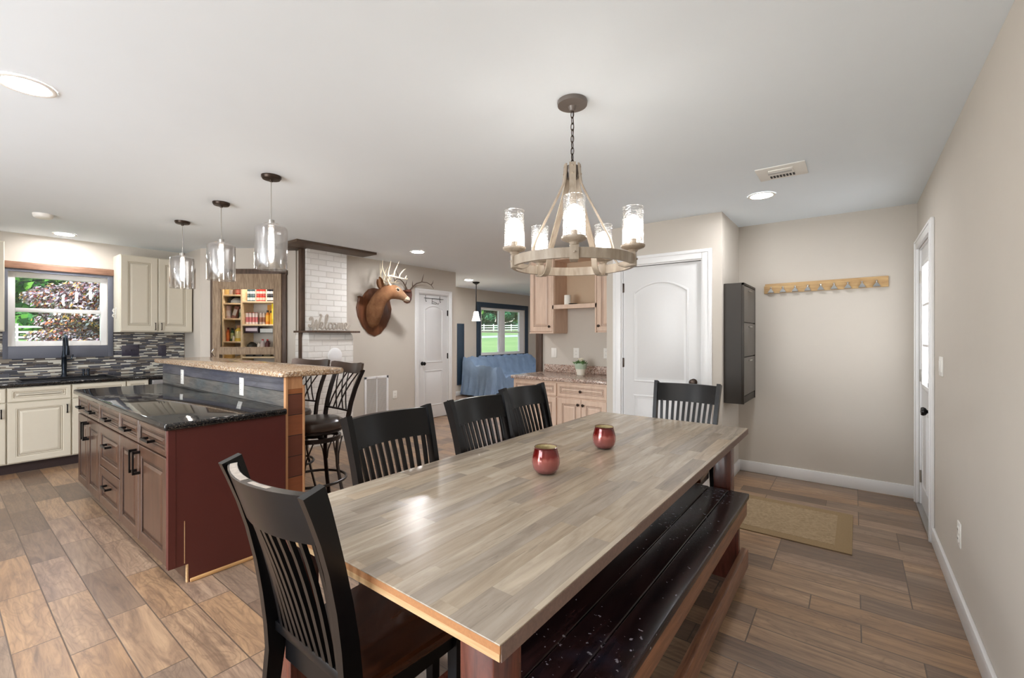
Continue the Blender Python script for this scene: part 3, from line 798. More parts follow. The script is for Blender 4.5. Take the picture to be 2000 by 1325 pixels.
# chandelier
t = thing('chandelier', 'wagon wheel chandelier with five seeded glass shades over the dining table', 'chandelier', (-1.04, 1.817, H))
o = lambda n, b, m, p=t: obj(n, b, m, p, local=True)
o('canopy', B().lathe([(.001, 0), (.068, 0), (.07, -.006), (.068, -.02), (.02, -.026), (.012, -.045), (.001, -.046)], n=32), 'chand_dark')
b = B(); zc = -.045; k = 0
while zc > -.285:
    pts = []
    for q in range(12):
        a = 2 * math.pi * q / 12; u = .0075 * math.cos(a); w_ = .0175 * math.sin(a)
        pts.append((u if k % 2 == 0 else 0, 0 if k % 2 == 0 else u, zc - .0165 + w_))
    b.tube(pts, .0021, 6, closed=True); zc -= .0285; k += 1
b.tube([(0, 0, -.03), (.006, .004, -.12), (-.004, .003, -.2), (0, 0, -.30)], .0016, 6)
o('chain', b, 'bronze')
o('hub', B().lathe([(.001, -.285), (.008, -.288), (.01, -.302), (.03, -.304), (.032, -.33), (.026, -.345), (.026, -.36), (.001, -.362)], n=20), 'chand_dark')
zr = -.755
b = B(); n = 72; ring = [[], [], [], []]
for q in range(n):
    a = 2 * math.pi * q / n
    for j, (rr, zz) in enumerate(((.266, zr - .021), (.282, zr - .021), (.282, zr + .021), (.266, zr + .021))):
        ring[j].append(b.bm.verts.new((rr * math.cos(a), rr * math.sin(a), zz)))
for q in range(n):
    for j in range(4):
        b.bm.faces.new([ring[j][q], ring[j][(q + 1) % n], ring[(j + 1) % 4][(q + 1) % n], ring[(j + 1) % 4][q]])
o('ring', b, 'chand')
toc = math.atan2(-1.817, 1.04)      # direction from the chandelier to the camera
for k in range(5):
    a = toc + R(1.5) + 2 * math.pi * k / 5; ca, sa = math.cos(a), math.sin(a)
    P3 = lambda r, z: (r * ca, r * sa, z)
    b = B(); b.strap([P3(.033, -.295), P3(.036, -.34), P3(.042, -.385), P3(.062, -.43), P3(.12, -.545), P3(.175, -.655), P3(.186, -.69), P3(.19, -.72), P3(.196, -.75), P3(.214, -.775), P3(.24, -.785), P3(.268, -.782)], .03, .007, (-sa, ca, 0))
    for zz in (-.31, -.345): b.lathe([(.001, 0), (.005, 0), (.004, .004), (.001, .005)], P3(.037 if zz > -.33 else .0405, zz), 8, (ca, sa, 0))
    arm = o('arm', b, 'chand')
    Fk = Matrix.Rotation(a, 4, 'Z')
    b = B(Fk); b.box((.262, -.019, zr - .03), (.29, .019, zr + .03), .002); b.lathe([(.001, 0), (.005, 0), (.004, .006), (.001, .007)], (.29, 0, zr), 8, (1, 0, 0))
    o('mount_block', b, 'chand', t)
    c = P3(.276, 0)
    b = B(); b.lathe([(.001, zr + .028), (.016, zr + .03), (.022, zr + .04), (.048, zr + .05), (.052, zr + .055), (.052, zr + .062), (.044, zr + .062), (.044, zr + .057), (.001, zr + .057)], c, 28)
    cup = o('candle_cup', b, 'chand', t)
    b = B(); b.lathe([(.0455, zr + .058), (.0455, zr + .228), (.043, zr + .228), (.043, zr + .060)], c, 36, cap=False)
    o('lamp_shade', b, 'glass_seed', t)
    b = B(); b.lathe([(.001, zr + .055), (.014, zr + .056), (.014, zr + .09), (.001, zr + .091)], c, 14)
    o('socket', b, 'chand', t)
    b = B(); b.lathe([(.001, zr + .088), (.012, zr + .092), (.016, zr + .11), (.027, zr + .145), (.0275, zr + .165), (.02, zr + .188), (.001, zr + .198)], c, 16)
    o('bulb', b, 'bulb', t)

# ================================================================== kitchen along the window wall
def panel(F, a0, z0, w, h, t, mat, gmat, parent, name='door', stile=.055, raised=True):
    """frame-and-raised-panel front; outward is -y of F, sits from y=0 outward t"""
    b = B(F)
    b.loops(rect(w, h, z0, a0), [(0, 0), (0, t * .8), (.004, t), (stile, t), (stile + .004, t - .003), (stile + .010, t - .003), (stile + .013, t - .008), (stile + .022, t - .009), (stile + .045, t - .002), (stile + .048, t - .002)] if raised else [(0, 0), (0, t), (stile, t), (stile + .006, t - .006)])
    o = obj(name, b, mat, parent, smooth=False)
    g = B(F)
    for i0, i1, dd in ((stile + .010, stile + .0135, t - .0025), (stile + .0235, stile + .0265, t - .0062)):
        f0, f1 = rect(w, h, z0, a0)(i0), rect(w, h, z0, a0)(i1)
        A = [g.bm.verts.new(F @ Vector((a, -dd, z))) for a, z in f0]; C = [g.bm.verts.new(F @ Vector((a, -dd, z))) for a, z in f1]
        for k in range(4): g.bm.faces.new([A[k], A[(k + 1) % 4], C[(k + 1) % 4], C[k]])
    obj('glazed_groove', g, gmat, o, smooth=False)
    return o
def bar_handle(F, a, z, ln, parent, mat='black_metal', vertical=True, d0=.02, r=.005, square=False, proj=.028):
    b = B(F)
    if vertical: pts = [(a, -d0, z - ln / 2), (a, -d0 - proj, z - ln / 2), (a, -d0 - proj, z + ln / 2), (a, -d0, z + ln / 2)]
    else: pts = [(a - ln / 2, -d0, z), (a - ln / 2, -d0 - proj, z), (a + ln / 2, -d0 - proj, z), (a + ln / 2, -d0, z)]
    h = r
    if vertical:
        b.box((a - h, -d0 - proj, z - ln / 2), (a + h, -d0, z - ln / 2 + 2 * h), .001); b.box((a - h, -d0 - proj, z + ln / 2 - 2 * h), (a + h, -d0, z + ln / 2), .001)
        b.box((a - h, -d0 - proj - .003, z - ln / 2), (a + h, -d0 - proj + .006, z + ln / 2), .0015)
    else:
        b.box((a - ln / 2, -d0 - proj, z - h), (a - ln / 2 + 2 * h, -d0, z + h), .001); b.box((a + ln / 2 - 2 * h, -d0 - proj, z - h), (a + ln / 2, -d0, z + h), .001)
        b.box((a - ln / 2, -d0 - proj - .003, z - h), (a + ln / 2, -d0 - proj + .006, z + h), .0015)
    return obj('handle', b, mat, parent, smooth=False)
def knob_small(F, a, z, parent, mat='bronze', d0=.02):
    return obj('knob', B(F).lathe([(.001, 0), (.007, 0), (.006, .012), (.014, .018), (.016, .024), (.012, .03), (.001, .031)], (a, -d0, z), 14, (0, -1, 0)), mat, parent)

CXF = -6.45
def base_unit(y0, y1, label, doors, drawer=True):
    t = thing('kitchen_base_cabinet', label, 'cabinet', (-6.75, (y0 + y1) / 2, 0), 0, 'cream base cabinets under the window')
    obj('body', B().box((XL + .002, y0 + .001, .105), (CXF, y1 - .001, .845)), 'cream', t, smooth=False)
    F = frame((CXF, 0, 0), (0, 1, 0)); g = .006
    n = doors; w = (y1 - y0) / n
    if drawer:
        dr = panel(F, y0 + g, .705, y1 - y0 - 2 * g, .135, .02, 'cream', 'cream_glaze', t, 'drawer_front', .028)
    for k in range(n):
        d = panel(F, y0 + k * w + g, .115, w - 2 * g, .58 if drawer else .725, .02, 'cream', 'cream_glaze', t, 'door', .052)
        bar_handle(F, (y0 + (k + 1) * w - .035) if k % 2 == 0 else (y0 + k * w + .035), .60, .09, d)
    return t
base_unit(-.50, -.02, 'cream base cabinet left of the picture edge', 1)
base_unit(-.02, .437, 'cream base cabinet cut off by the left edge of the picture', 1)
base_unit(.437, .885, 'cream base cabinet with one square raised-panel door left of the island', 1)
base_unit(.885, 1.325, 'cream base cabinet under the sink, mostly hidden behind the island', 1)
base_unit(1.325, 1.525, 'narrow cream base cabinet beside the dishwasher', 1)
b = B(); b.box((XL + .01, -.5, 0), (CXF - .07, 1.525, .105)); struct('trim_toe_kick', b, 'toe', smooth=False)
t = thing('dishwasher', 'stainless dishwasher with bar handle at the right end of the kitchen counter', 'dishwasher', (-6.75, 1.78, 0))
obj('body', B().box((XL + .002, 1.53, 0), (CXF, 2.04, .845)), 'slot', t, smooth=False)
F = frame((CXF, 0, 0), (0, 1, 0))
obj('door', B(F).box((1.55, -.022, .1), (2.035, 0, .835), .004), 'steel', t)
obj('handle', B(F).tube([(1.59, -.02, .775), (1.59, -.055, .775), (1.99, -.055, .775), (1.99, -.02, .775)], .009, 8), 'chrome', t)
# worktop with a cut-out for the sink, sink, faucet
b = B(); zt0, zt1 = .848, .885; SX0, SX1, SY0, SY1 = -6.93, -6.53, .55, 1.24
b.box((XL + .002, -.5, zt0), (SX0, 2.045, zt1), .004); b.box((SX1, -.5, zt0), (CXF + .035, 2.045, zt1), .008); b.box((SX0, -.5, zt0), (SX1, SY0, zt1)); b.box((SX0, SY1, zt0), (SX1, 2.045, zt1))
tag(obj('kitchen_worktop', b, 'black_granite'), 'black stone worktop under the kitchen window', 'worktop')
b = B(); b.box((SX0 - .02, SY0 - .02, zt1), (SX1 + .02, SY0, zt1 + .008), .003); b.box((SX0 - .02, SY1, zt1), (SX1 + .02, SY1 + .02, zt1 + .008), .003); b.box((SX0 - .02, SY0, zt1), (SX0, SY1, zt1 + .008), .003); b.box((SX1, SY0, zt1), (SX1 + .02, SY1, zt1 + .008), .003)
b.box((SX0, SY0, zt1 - .03), (SX0 + .004, SY1, zt1)); b.box((SX1 - .004, SY0, zt1 - .03), (SX1, SY1, zt1)); b.box((SX0, SY0, zt1 - .034), (SX1, SY1, zt1 - .03)); b.box((SX0, SY0, zt1 - .03), (SX1, SY0 + .004, zt1)); b.box((SX0, SY1 - .004, zt1 - .03), (SX1, SY1, zt1))
tag(obj('kitchen_sink', b, 'sink_black'), 'black drop-in sink set in the worktop below the window', 'sink')
t = thing('kitchen_faucet', 'tall dark high-arc faucet in front of the kitchen window', 'faucet', (-6.98, .90, zt1))
b = B(); b.lathe([(.001, 0), (.034, 0), (.034, .012), (.022, .03), (.02, .09), (.024, .13), (.021, .22), (.024, .225), (.02, .24), (.014, .30), (.001, .30)], (-6.98, .90, zt1), 18)
obj('body', b, 'blue_metal', t)
b = B(); b.tube([(-6.98, .90, zt1 + .29), (-6.98, .90, zt1 + .38), (-6.965, .90, zt1 + .43), (-6.92, .90, zt1 + .462), (-6.86, .90, zt1 + .455), (-6.82, .90, zt1 + .41), (-6.81, .90, zt1 + .34)], .013, 12)
obj('spout', b, 'blue_metal', t)
obj('spray_head', B().lathe([(.001, .25), (.019, .25), (.022, .28), (.016, .35), (.001, .35)], (-6.81, .90, zt1), 14), 'blue_metal', t)
obj('lever', B().tube([(-6.98, .915, zt1 + .19), (-6.975, .955, zt1 + .20), (-6.97, .97, zt1 + .25)], [.009, .008, .006], 8), 'blue_metal', t)
for y, lab in ((1.055, 'small dark soap dispenser right of the faucet, the one nearer to it'), (1.095, 'small dark side sprayer right of the faucet, the farther of the pair')):
    b = B(); b.lathe([(.001, 0), (.02, 0), (.018, .012), (.01, .02), (.009, .06), (.013, .065), (.012, .085), (.001, .088)], (-6.97, y, zt1), 14)
    o = thing('soap_dispenser' if y < 1.07 else 'side_sprayer', lab, 'dispenser' if y < 1.07 else 'sprayer', (-6.97, y, zt1))
    obj('body', b, 'blue_metal', o); obj('nozzle', B().tube([(-6.97, y, zt1 + .075), (-6.92, y, zt1 + .078)], .005, 8), 'blue_metal', o)
# backsplash
b = B(); b.box((XL, -.5, zt1), (XL + .010, .45, 1.39)); b.box((XL, .45, zt1), (XL + .010, 1.325, 1.10)); b.box((XL, 1.325, zt1), (XL + .010, 2.04, 1.39))
struct('trim_backsplash', b, 'mosaic', smooth=False)
F = frame((XL + .010, 0, 0), (0, 1, 0))
def plate(name, F, a, z, w, h, mat, label, cat, kind='outlet', n=1, slot='slot'):
    t = tag(obj(name, B(F).box((a - w / 2, -.006, z - h / 2), (a + w / 2, 0, z + h / 2), .0025), mat), label, cat)
    for k in range(n):
        aa = a + (k - (n - 1) / 2) * .046; b = B(F)
        if kind == 'switch': b.box((aa - .005, -.016, z - .008), (aa + .005, -.005, z + .012), .002)
        elif kind == 'rocker': b.box((aa - .016, -.009, z - .033), (aa + .016, -.005, z + .033), .002)
        else:
            for zz in (z - .022, z + .022): b.box((aa - .014, -.0085, zz - .014), (aa + .014, -.005, zz + .014), .004)
        obj('switch' if kind != 'outlet' else 'socket', b, mat, t)
        if kind == 'outlet':
            b = B(F)
            for zz in (z - .022, z + .022):
                b.box((aa - .007, -.0092, zz - .003), (aa - .005, -.008, zz + .006)); b.box((aa + .005, -.0092, zz - .003), (aa + .007, -.008, zz + .006))
            obj('slots', b, slot, t)
    return t
plate('switch_plate', F, 1.485, 1.165, .165, .13, 'dark_plate', 'wide dark triple switch plate on the mosaic backsplash right of the window', 'switch', 'switch', 3)
plate('outlet_plate', F, 1.80, 1.155, .085, .135, 'dark_plate', 'dark outlet plate on the mosaic backsplash nearest the bar', 'outlet')
# wall cabinets
def wall_unit(y0, y1, label, n):
    t = thing('wall_cabinet', label, 'cabinet', (-6.9, (y0 + y1) / 2, 1.39), 0, 'cream wall cabinets')
    obj('body', B().box((XL + .002, y0, 1.39), (-6.74, y1, 2.295), .003), 'cream', t, smooth=False)
    F = frame((-6.74, 0, 0), (0, 1, 0)); w = (y1 - y0) / n
    for k in range(n):
        d = panel(F, y0 + k * w + .004, 1.40, w - .008, .885, .02, 'cream', 'cream_glaze', t, 'door', .06)
        bar_handle(F, y0 + (k + 1) * w - .03 if k % 2 == 0 else y0 + k * w + .03, 1.46, .09, d, 'bronze', r=.004)
    return t
wall_unit(1.327, 2.035, 'cream two-door wall cabinet right of the kitchen window', 2)
wall_unit(-.45, .445, 'cream wall cabinet cut off at the left edge of the picture', 2)
b = B(); b.tube([(-6.9, 1.322, 1.66), (-6.9, 1.30, 1.66), (-6.9, 1.295, 1.64), (-6.9, 1.305, 1.62)], .006, 8); b.tube([(-6.9, 1.322, 1.60), (-6.9, 1.298, 1.60), (-6.9, 1.293, 1.58), (-6.9, 1.305, 1.565)], .006, 8); b.box((-6.91, 1.32, 1.55), (-6.89, 1.326, 1.68), .002)
tag(obj('utility_hook', b, 'plastic'), 'small white double hook on the side of the cream wall cabinet by the window', 'hook')

# ================================================================== island
IX0, IX1, IY0, IY1 = -5.285, -2.885, .785, 1.380
t = thing('kitchen_island', 'burgundy-sided kitchen island with dark wood doors and drawers', 'kitchen island', (-4.085, 1.08, 0))
b = B(); b.box((IX0, IY0, .10), (IX1 - .02, IY1, .845)); b.box((IX0, IY0 + .07, 0), (IX1 - .02, IY1, .10)); obj('body', b, 'espresso', t, smooth=False)
b = B(); b.prism([(IY0 - .002, .10), (IY0 + .068, .10), (IY0 + .068, 0), (IY1, 0), (IY1, .845), (IY0 - .002, .845)], 'x', IX1 - .02, IX1)
obj('end_panel', b, 'burgundy', t, smooth=False)
b = B(); b.box((IX1 - .03, IY0 - .022, .10), (IX1 + .002, IY0 + .012, .845), .001)
obj('corner_stile', b, 'burgundy', t, smooth=False)
b = B(); b.box((IX1 - .018, IY0 + .062, 0), (IX1 + .001, IY0 + .069, .10)); b.box((IX1 + .0005, IY0 + .05, .11), (IX1 + .0012, IY0 + .0535, .34)); obj('raw_edge', b, 'ply', t, smooth=False)
b = B(); b.box((IX1, IY0 + .075, 0), (IX1 + .016, IY1, .02), .006); obj('shoe_molding', b, 'raw_oak', t)
F = frame((0, IY0, 0), (1, 0, 0))
cols = [-5.272, -4.885, -4.478, -3.89, -3.452, -2.92]
for k in range(5):
    a0, a1 = cols[k] + .003, cols[k + 1] - .003
    d = panel(F, a0, .695, a1 - a0, .145, .02, 'espresso', 'espresso_groove', t, 'drawer', .026)
    bar_handle(F, (a0 + a1) / 2, .755, .14, d, 'black_metal', False, r=.007, proj=.034)
for k in (0, 1, 3, 4):
    a0, a1 = cols[k] + .003, cols[k + 1] - .003
    d = panel(F, a0, .105, a1 - a0, .58, .02, 'espresso', 'espresso_groove', t, 'door', .06)
    bar_handle(F, a1 - .035 if k in (0, 3) else a0 + .035, .585, .14, d, 'black_metal', r=.008, proj=.036)
for z0, hh in ((.105, .275), (.388, .297)):
    a0, a1 = cols[2] + .003, cols[3] - .003
    d = panel(F, a0, z0, a1 - a0, hh, .02, 'espresso', 'espresso_groove', t, 'drawer', .055)
    bar_handle(F, (a0 + a1) / 2, z0 + hh / 2 + .03, .14, d, 'black_metal', False, r=.007, proj=.034)
b = B(); b.box((IX0 - .03, IY0 - .045, .845), (IX1 + .03, IY1 - .002, .885), .012, 3)
tag(obj('island_worktop', b, 'black_granite'), 'glossy black stone worktop on the burgundy island', 'worktop')

# pony wall behind the island, cedar end, bar slab
t = thing('plank_half_wall', 'half wall clad in weathered blue grey planks behind the island', 'half wall', (-4.15, 1.45, 0))
obj('core', B().box((-5.40, 1.387 + .012, 0), (-2.925, 1.50, 1.078)), 'cedar_edge', t, smooth=False)
obj('plank_cladding', B().box((-5.40, 1.387, .0), (-2.92, 1.399, 1.078)), 'pony_blue', t, smooth=False)
obj('end_cladding', B().box((-2.925, 1.40, .0), (-2.905, 1.502, 1.0)), 'pony_orange', t, smooth=False, label='orange cedar boards on the end of the half wall')
b = B(); b.box((-2.925, 1.386, 0), (-2.898, 1.402, 1.078), .002); b.box((-2.925, 1.40, 1.0), (-2.905, 1.50, 1.078), .001); b.box((-2.925, 1.50, 0), (-2.895, 1.512, 1.02), .001)
obj('corner_trim', b, 'cedar_edge', t, smooth=False)
obj('back_cladding', B().box((-5.40, 1.50, 0), (-2.925, 1.51, 1.078)), 'pony_orange', t, smooth=False)
F = frame((0, 1.387, 0), (1, 0, 0))
plate('outlet_plate', F, -3.56, .975, .072, .13, 'plastic', 'white outlet plate on the blue grey planks, the nearer of the two', 'outlet')
plate('outlet_plate', F, -4.83, .975, .072, .13, 'plastic', 'white outlet plate on the blue grey planks, the farther of the two', 'outlet')
def rounded(x0, x1, y0, y1, r, n=6):
    p = []
    for cx, cy, a in ((x1 - r, y0 + r, -90), (x1 - r, y1 - r, 0), (x0 + r, y1 - r, 90), (x0 + r, y0 + r, 180)):
        for k in range(n + 1): q = R(a + 90 * k / n); p.append((cx + r * math.cos(q), cy + r * math.sin(q)))
    return p
b = B(); pr = []
for ins, z in ((.012, 1.080), (.003, 1.086), (0, 1.10), (.003, 1.115), (.012, 1.121)):
    pr.append([b.bm.verts.new((x, y, z)) for x, y in rounded(-5.52 + ins, -2.865 - ins, 1.335 + ins, 1.80 - ins, .05)])
for A, C in zip(pr, pr[1:]):
    for k in range(len(A)): b.bm.faces.new([A[k], A[(k + 1) % len(A)], C[(k + 1) % len(A)], C[k]])
b.bm.faces.new(pr[0][::-1]); b.bm.faces.new(pr[-1])
tag(obj('bar_counter', b, 'tan_granite'), 'tan speckled granite bar top with rounded corners', 'bar top')

# ================================================================== bar stools
def stool():
    t = thing('bar_stool', '', 'bar stool', (0, 0, 0), 0, 'swivel stools at the granite bar')
    o = lambda n, b, m, p=t: obj(n, b, m, p, local=True)
    sr = .195
    o('seat', B().lathe([(.001, .665), (sr - .01, .665), (sr, .675), (sr + .006, .70), (sr - .002, .725), (sr - .03, .741), (sr - .09, .748), (.001, .745)], n=36), 'leather')
    o('seat_base', B().lathe([(.001, .648), (sr - .01, .648), (sr - .004, .652), (sr - .004, .664), (.001, .665)], n=36), 'stool_metal')
    b = B()
    for rr, zz, h in ((sr - .02, .585, .03),):
        b.lathe([(rr - .012, zz), (rr + .004, zz), (rr + .006, zz + h), (rr - .012, zz + h), (rr - .012, zz)], n=36, cap=False)
    b.box((-rr, -.012, .60), (rr, .012, .612)); b.box((-.012, -rr, .60), (.012, rr, .612)); b.lathe([(.001, .60), (.06, .60), (.06, .648), (.001, .648)], n=20)
    o('swivel_ring', b, 'stool_metal')
    b = B(); pts = [(.215 * math.cos(q), .215 * math.sin(q), .295) for q in [2 * math.pi * k / 40 for k in range(40)]]
    b.tube(pts, .010, 8, closed=True); o('foot_ring', b, 'stool_metal')
    for k in range(4):
        a = R(37 + 90 * k); c, s_ = math.cos(a), math.sin(a)
        P = lambda r, z, w=0: (r * c - w * s_, r * s_ + w * c, z)
        b = B(); b.strap([P(.17, .60), P(.163, .50), P(.168, .40), P(.195, .25), P(.235, .08), P(.25, 0)], .026, .012, (-s_, c, 0))
        lg = o('leg', b, 'stool_metal')
        b = B()
        for sg in (-1, 1): b.tube([P(.172, .595, .075 * sg), P(.168, .54, .05 * sg), P(.167, .47, .022 * sg), P(.172, .40, .012 * sg)], .005, 6)
        o('scroll_brace', b, 'stool_metal', lg)
    # back: at +y
    def bk(x, z):
        q = (z - .66) / .47
        return (x * (1 + .16 * q * q), .165 + .03 * q + .11 * q * q - .18 * x * x * (1 - 0) / .2 * .2, z)
    for sg in (-1, 1):
        b = B(); b.strap([bk(.165 * sg, z) for z in (.60, .66, .75, .85, .95, 1.03, 1.09)], .016, .03, (1, 0, 0))
        o('back_post', b, 'stool_metal')
    b = B()
    b.strap([bk(x, .79) for x in (-.165, -.08, 0, .08, .165)], .012, .018, (0, 0, 1))
    for x0, x1 in ((-.13, -.02), (-.02, -.13), (.0, .12), (.12, .0), (-.07, .06), (.07, -.06)):
        pts = [bk(x0 + (x1 - x0) * (q ** 1.3 if x1 > x0 else 1 - (1 - q) ** 1.3), .79 + .27 * q) for q in (0, .25, .5, .75, 1)]
        b.tube(pts, .0055, 6)
    o('back_lattice', b, 'stool_metal')
    b = B(); P_ = []
    xs = [-.225, -.20, -.15, -.08, 0, .08, .15, .20, .225]
    b.strap([(x, bk(0, 1.09)[1] + .012 - .9 * x * x, 1.092 + .45 * x * x) for x in xs], [.05, .07, .08, .08, .08, .08, .08, .07, .05], .016, (0, .18, 1))
    o('top_rail', b, 'stool_rail')
    return t
st = stool(); st.location = (-3.15, 1.72, 0); st.rotation_euler.z = R(-2); st['label'] = 'dark metal bar stool with lattice back at the near end of the granite bar'
dup(st, (-3.75, 1.79, 0), R(13), 'dark metal bar stool second from the near end, mostly hidden behind the bar')

# ================================================================== dining table, bench, chairs
TX0, TX1, TY0, TY1, TZ = -1.555, -.533, .657, 3.155, .76
t = thing('dining_table', 'long farmhouse dining table with grey plank-look top and reddish legs', 'dining table', ((TX0 + TX1) / 2, (TY0 + TY1) / 2, 0))
b = B(); b.box((TX0, TY0, TZ - .0035), (TX1, TY1, TZ), .001); obj('tabletop', b, 'table', t, smooth=False)
obj('core_board', B().box((TX0 + .001, TY0 + .001, TZ - .020), (TX1 - .001, TY1 - .001, TZ - .0035)), 'mdf', t, smooth=False)
obj('lower_board', B().box((TX0 + .002, TY0 + .002, TZ - .036), (TX1 - .003, TY1 - .06, TZ - .020)), 'ply', t, smooth=False)
obj('long_edge', B().box((TX1 - .001, TY0 + .004, TZ - .036), (TX1 + .0015, TY1, TZ - .003)), 'edge_dark', t, smooth=False, label='worn grey brown long edge')
b = B(); b.box((TX0 + .06, TY0 + .07, TZ - .085), (TX1 - .085, TY1 - .22, TZ - .036), .002); obj('apron', b, 'redwood', t)
for x in (TX0 + .055, TX1 - .135):
    for y in (TY0 + .03, TY1 - .30):
        b = B(); b.box((x, y, 0), (x + .095, y + .095, TZ - .036), .004); obj('leg', b, 'redwood', t)
obj('stretcher', B().box(((TX0 + TX1) / 2 - .045, TY0 + .1, .14), ((TX0 + TX1) / 2 + .045, TY1 - .25, .22), .004), 'redwood', t)

t = thing('dining_bench', 'dark stained plank bench with reddish scuffed edge boards beside the table', 'bench', (-.64, 1.65, 0))
BX0, BX1, BY0, BY1, BZ = -.81, -.470, .42, 2.83, .45
xs = [BX0, -.685, -.578, BX1]
for k in range(3):
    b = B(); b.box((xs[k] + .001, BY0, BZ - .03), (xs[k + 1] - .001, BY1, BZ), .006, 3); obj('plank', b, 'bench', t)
obj('edge_board', B().box((BX1 - .045, BY0 + .03, BZ - .115), (BX1 - .008, BY1 - .03, BZ - .03), .003), 'bench_edge', t, label='reddish scuffed edge board')
for y in (BY0 + .12, BY1 - .145):
    b = B(); b.box((BX0 + .03, y, 0), (BX1 - .03, y + .04, BZ - .03), .003); obj('leg', b, 'redwood', t)
obj('foot_rail', B().box((BX1 - .03, BY0 + .05, .06), (BX1 + .004, BY1 - .06, .16), .004), 'bench_edge', t)

def chair():
    t = thing('dining_chair', '', 'chair', (0, 0, 0), 0, 'black slat-back dining chairs')
    o = lambda n, b, m, p=t: obj(n, b, m, p, local=True)
    W2, yb = .20, -.20
    def back(z):      # y of the back line as a function of height
        q = max(0, (z - .44)) / .56
        return yb - .015 - .03 * q - .085 * q * q
    def bx(z): return W2 + .022 * max(0, (z - .44) / .56)
    seat = B(); out = [(-.20, -.185), (-.225, .17), (-.20, .20), (0, .215), (.20, .20), (.225, .17), (.20, -.185)]
    prs = []
    for ins, z in ((.012, .432), (0, .438), (0, .458), (.008, .466), (.05, .462), (.12, .455)):
        prs.append([seat.bm.verts.new((x * (1 - ins / .2), y * (1 - ins / .2), z)) for x, y in out])
    for A, C in zip(prs, prs[1:]):
        for k in range(len(A)): seat.bm.faces.new([A[k], A[(k + 1) % len(A)], C[(k + 1) % len(A)], C[k]])
    seat.bm.faces.new(prs[0][::-1]); seat.bm.faces.new(prs[-1]); o('seat', seat, 'chair_seat')
    b = B()
    b.box((-.19, -.17, .375), (-.17, .17, .433)); b.box((.17, -.17, .375), (.19, .17, .433)); b.box((-.19, .155, .375), (.19, .175, .433)); b.box((-.18, -.195, .375), (.18, -.175, .455))
    o('seat_frame', b, 'chair')
    for sg in (-1, 1):
        b = B(); b.strap([(sg * (W2 - .02), .165, 0), (sg * (W2 - .015), .165, .433)], [.03, .042], [.03, .042], (1, 0, 0)); o('leg', b, 'chair')
        b = B(); zs = [0, .15, .30, .42, .5, .6, .7, .8, .88, .95, 1.0]
        b.strap([(sg * bx(z), back(z) - (.05 * (1 - z / .42) if z < .42 else 0), z) for z in zs], [.026] * 11, [.032, .036, .042, .05, .05, .048, .044, .042, .044, .05, .054], (1, 0, 0))
        o('back_post', b, 'chair')
    def bow(x): return -.048 * (1 - (x / .21) ** 2)
    b = B(); n = 12; b_ = []
    top = []
    for k in range(n + 1):
        x = -.212 + .424 * k / n
        top.append((x, bow(x)))
    vs = []
    for x, dy in top:
        ring = []
        for z, off in ((.862, .011), (.99, .013), (.99, -.013), (.862, -.011)):
            ring.append(b.bm.verts.new((x, back(z) + dy + off, z)))
        vs.append(ring)
    for A, C in zip(vs, vs[1:]):
        for k in range(4): b.bm.faces.new([A[k], A[(k + 1) % 4], C[(k + 1) % 4], C[k]])
    b.bm.faces.new(vs[0][::-1]); b.bm.faces.new(vs[-1]); o('top_rail', b, 'chair')
    b = B(); b.box((-.19, -.222, .47), (.19, -.20, .50), .003); o('lower_rail', b, 'chair')
    for k in range(10):
        q = (k + .5) / 10; xt = -.195 + .39 * q; xb = -.165 + .33 * q
        b = B(); pts = []
        for z in (.49, .57, .65, .73, .80, .87):
            f = (z - .49) / .38
            pts.append((xb + (xt - xb) * f, back(z) + bow(xt) * f ** .8 + .004, z))
        b.strap(pts, .018, .011, (1, 0, 0)); o('slat', b, 'chair')
    b = B()
    for sg in (-1, 1): b.box((sg * .185 - .009, -.2, .17), (sg * .185 + .009, .16, .195), .003)
    b.box((-.185, -.03, .172), (.185, -.012, .193), .003); o('stretcher', b, 'chair')
    global CH_BACK, CH_BOW
    CH_BACK, CH_BOW = back, bow
    return t
c0 = chair()
YT = .34
c0.location = (-1.18, .845, 0); c0['label'] = 'black slat-back chair in the foreground at the near end of the table'
dup(c0, (-1.38, 1.292, 0), R(-90), 'black slat-back chair on the long side of the table nearest the camera and the bar')
dup(c0, (-1.385, 1.90, 0), R(-90), 'middle black slat-back chair of the three along the far long side of the table')
dup(c0, (-1.49, 2.49, 0), R(-90), 'black slat-back chair beside the blush counter, farthest of the three along the long side')
dup(c0, (-.975, 3.06, 0), R(180), 'black slat-back chair at the far table end before the white closet door')
b = B(); b.strap([(x, CH_BACK(.99) + CH_BOW(x) + .002, .9903) for x in (-.20, -.17, -.14, -.10, -.06, -.02)], .019, .0008, (0, 1, 0))
b.strap([(x, CH_BACK(.99) + CH_BOW(x) + .003, .9903) for x in (.01, .05, .09)], .012, .0008, (0, 1, 0))
M['worn'] = plain('worn_pale_finish', (188, 178, 168), .55, var=.5, scale=70)
obj('worn_patch', b, 'worn', c0, local=True, label='pale worn patches on the rail top')
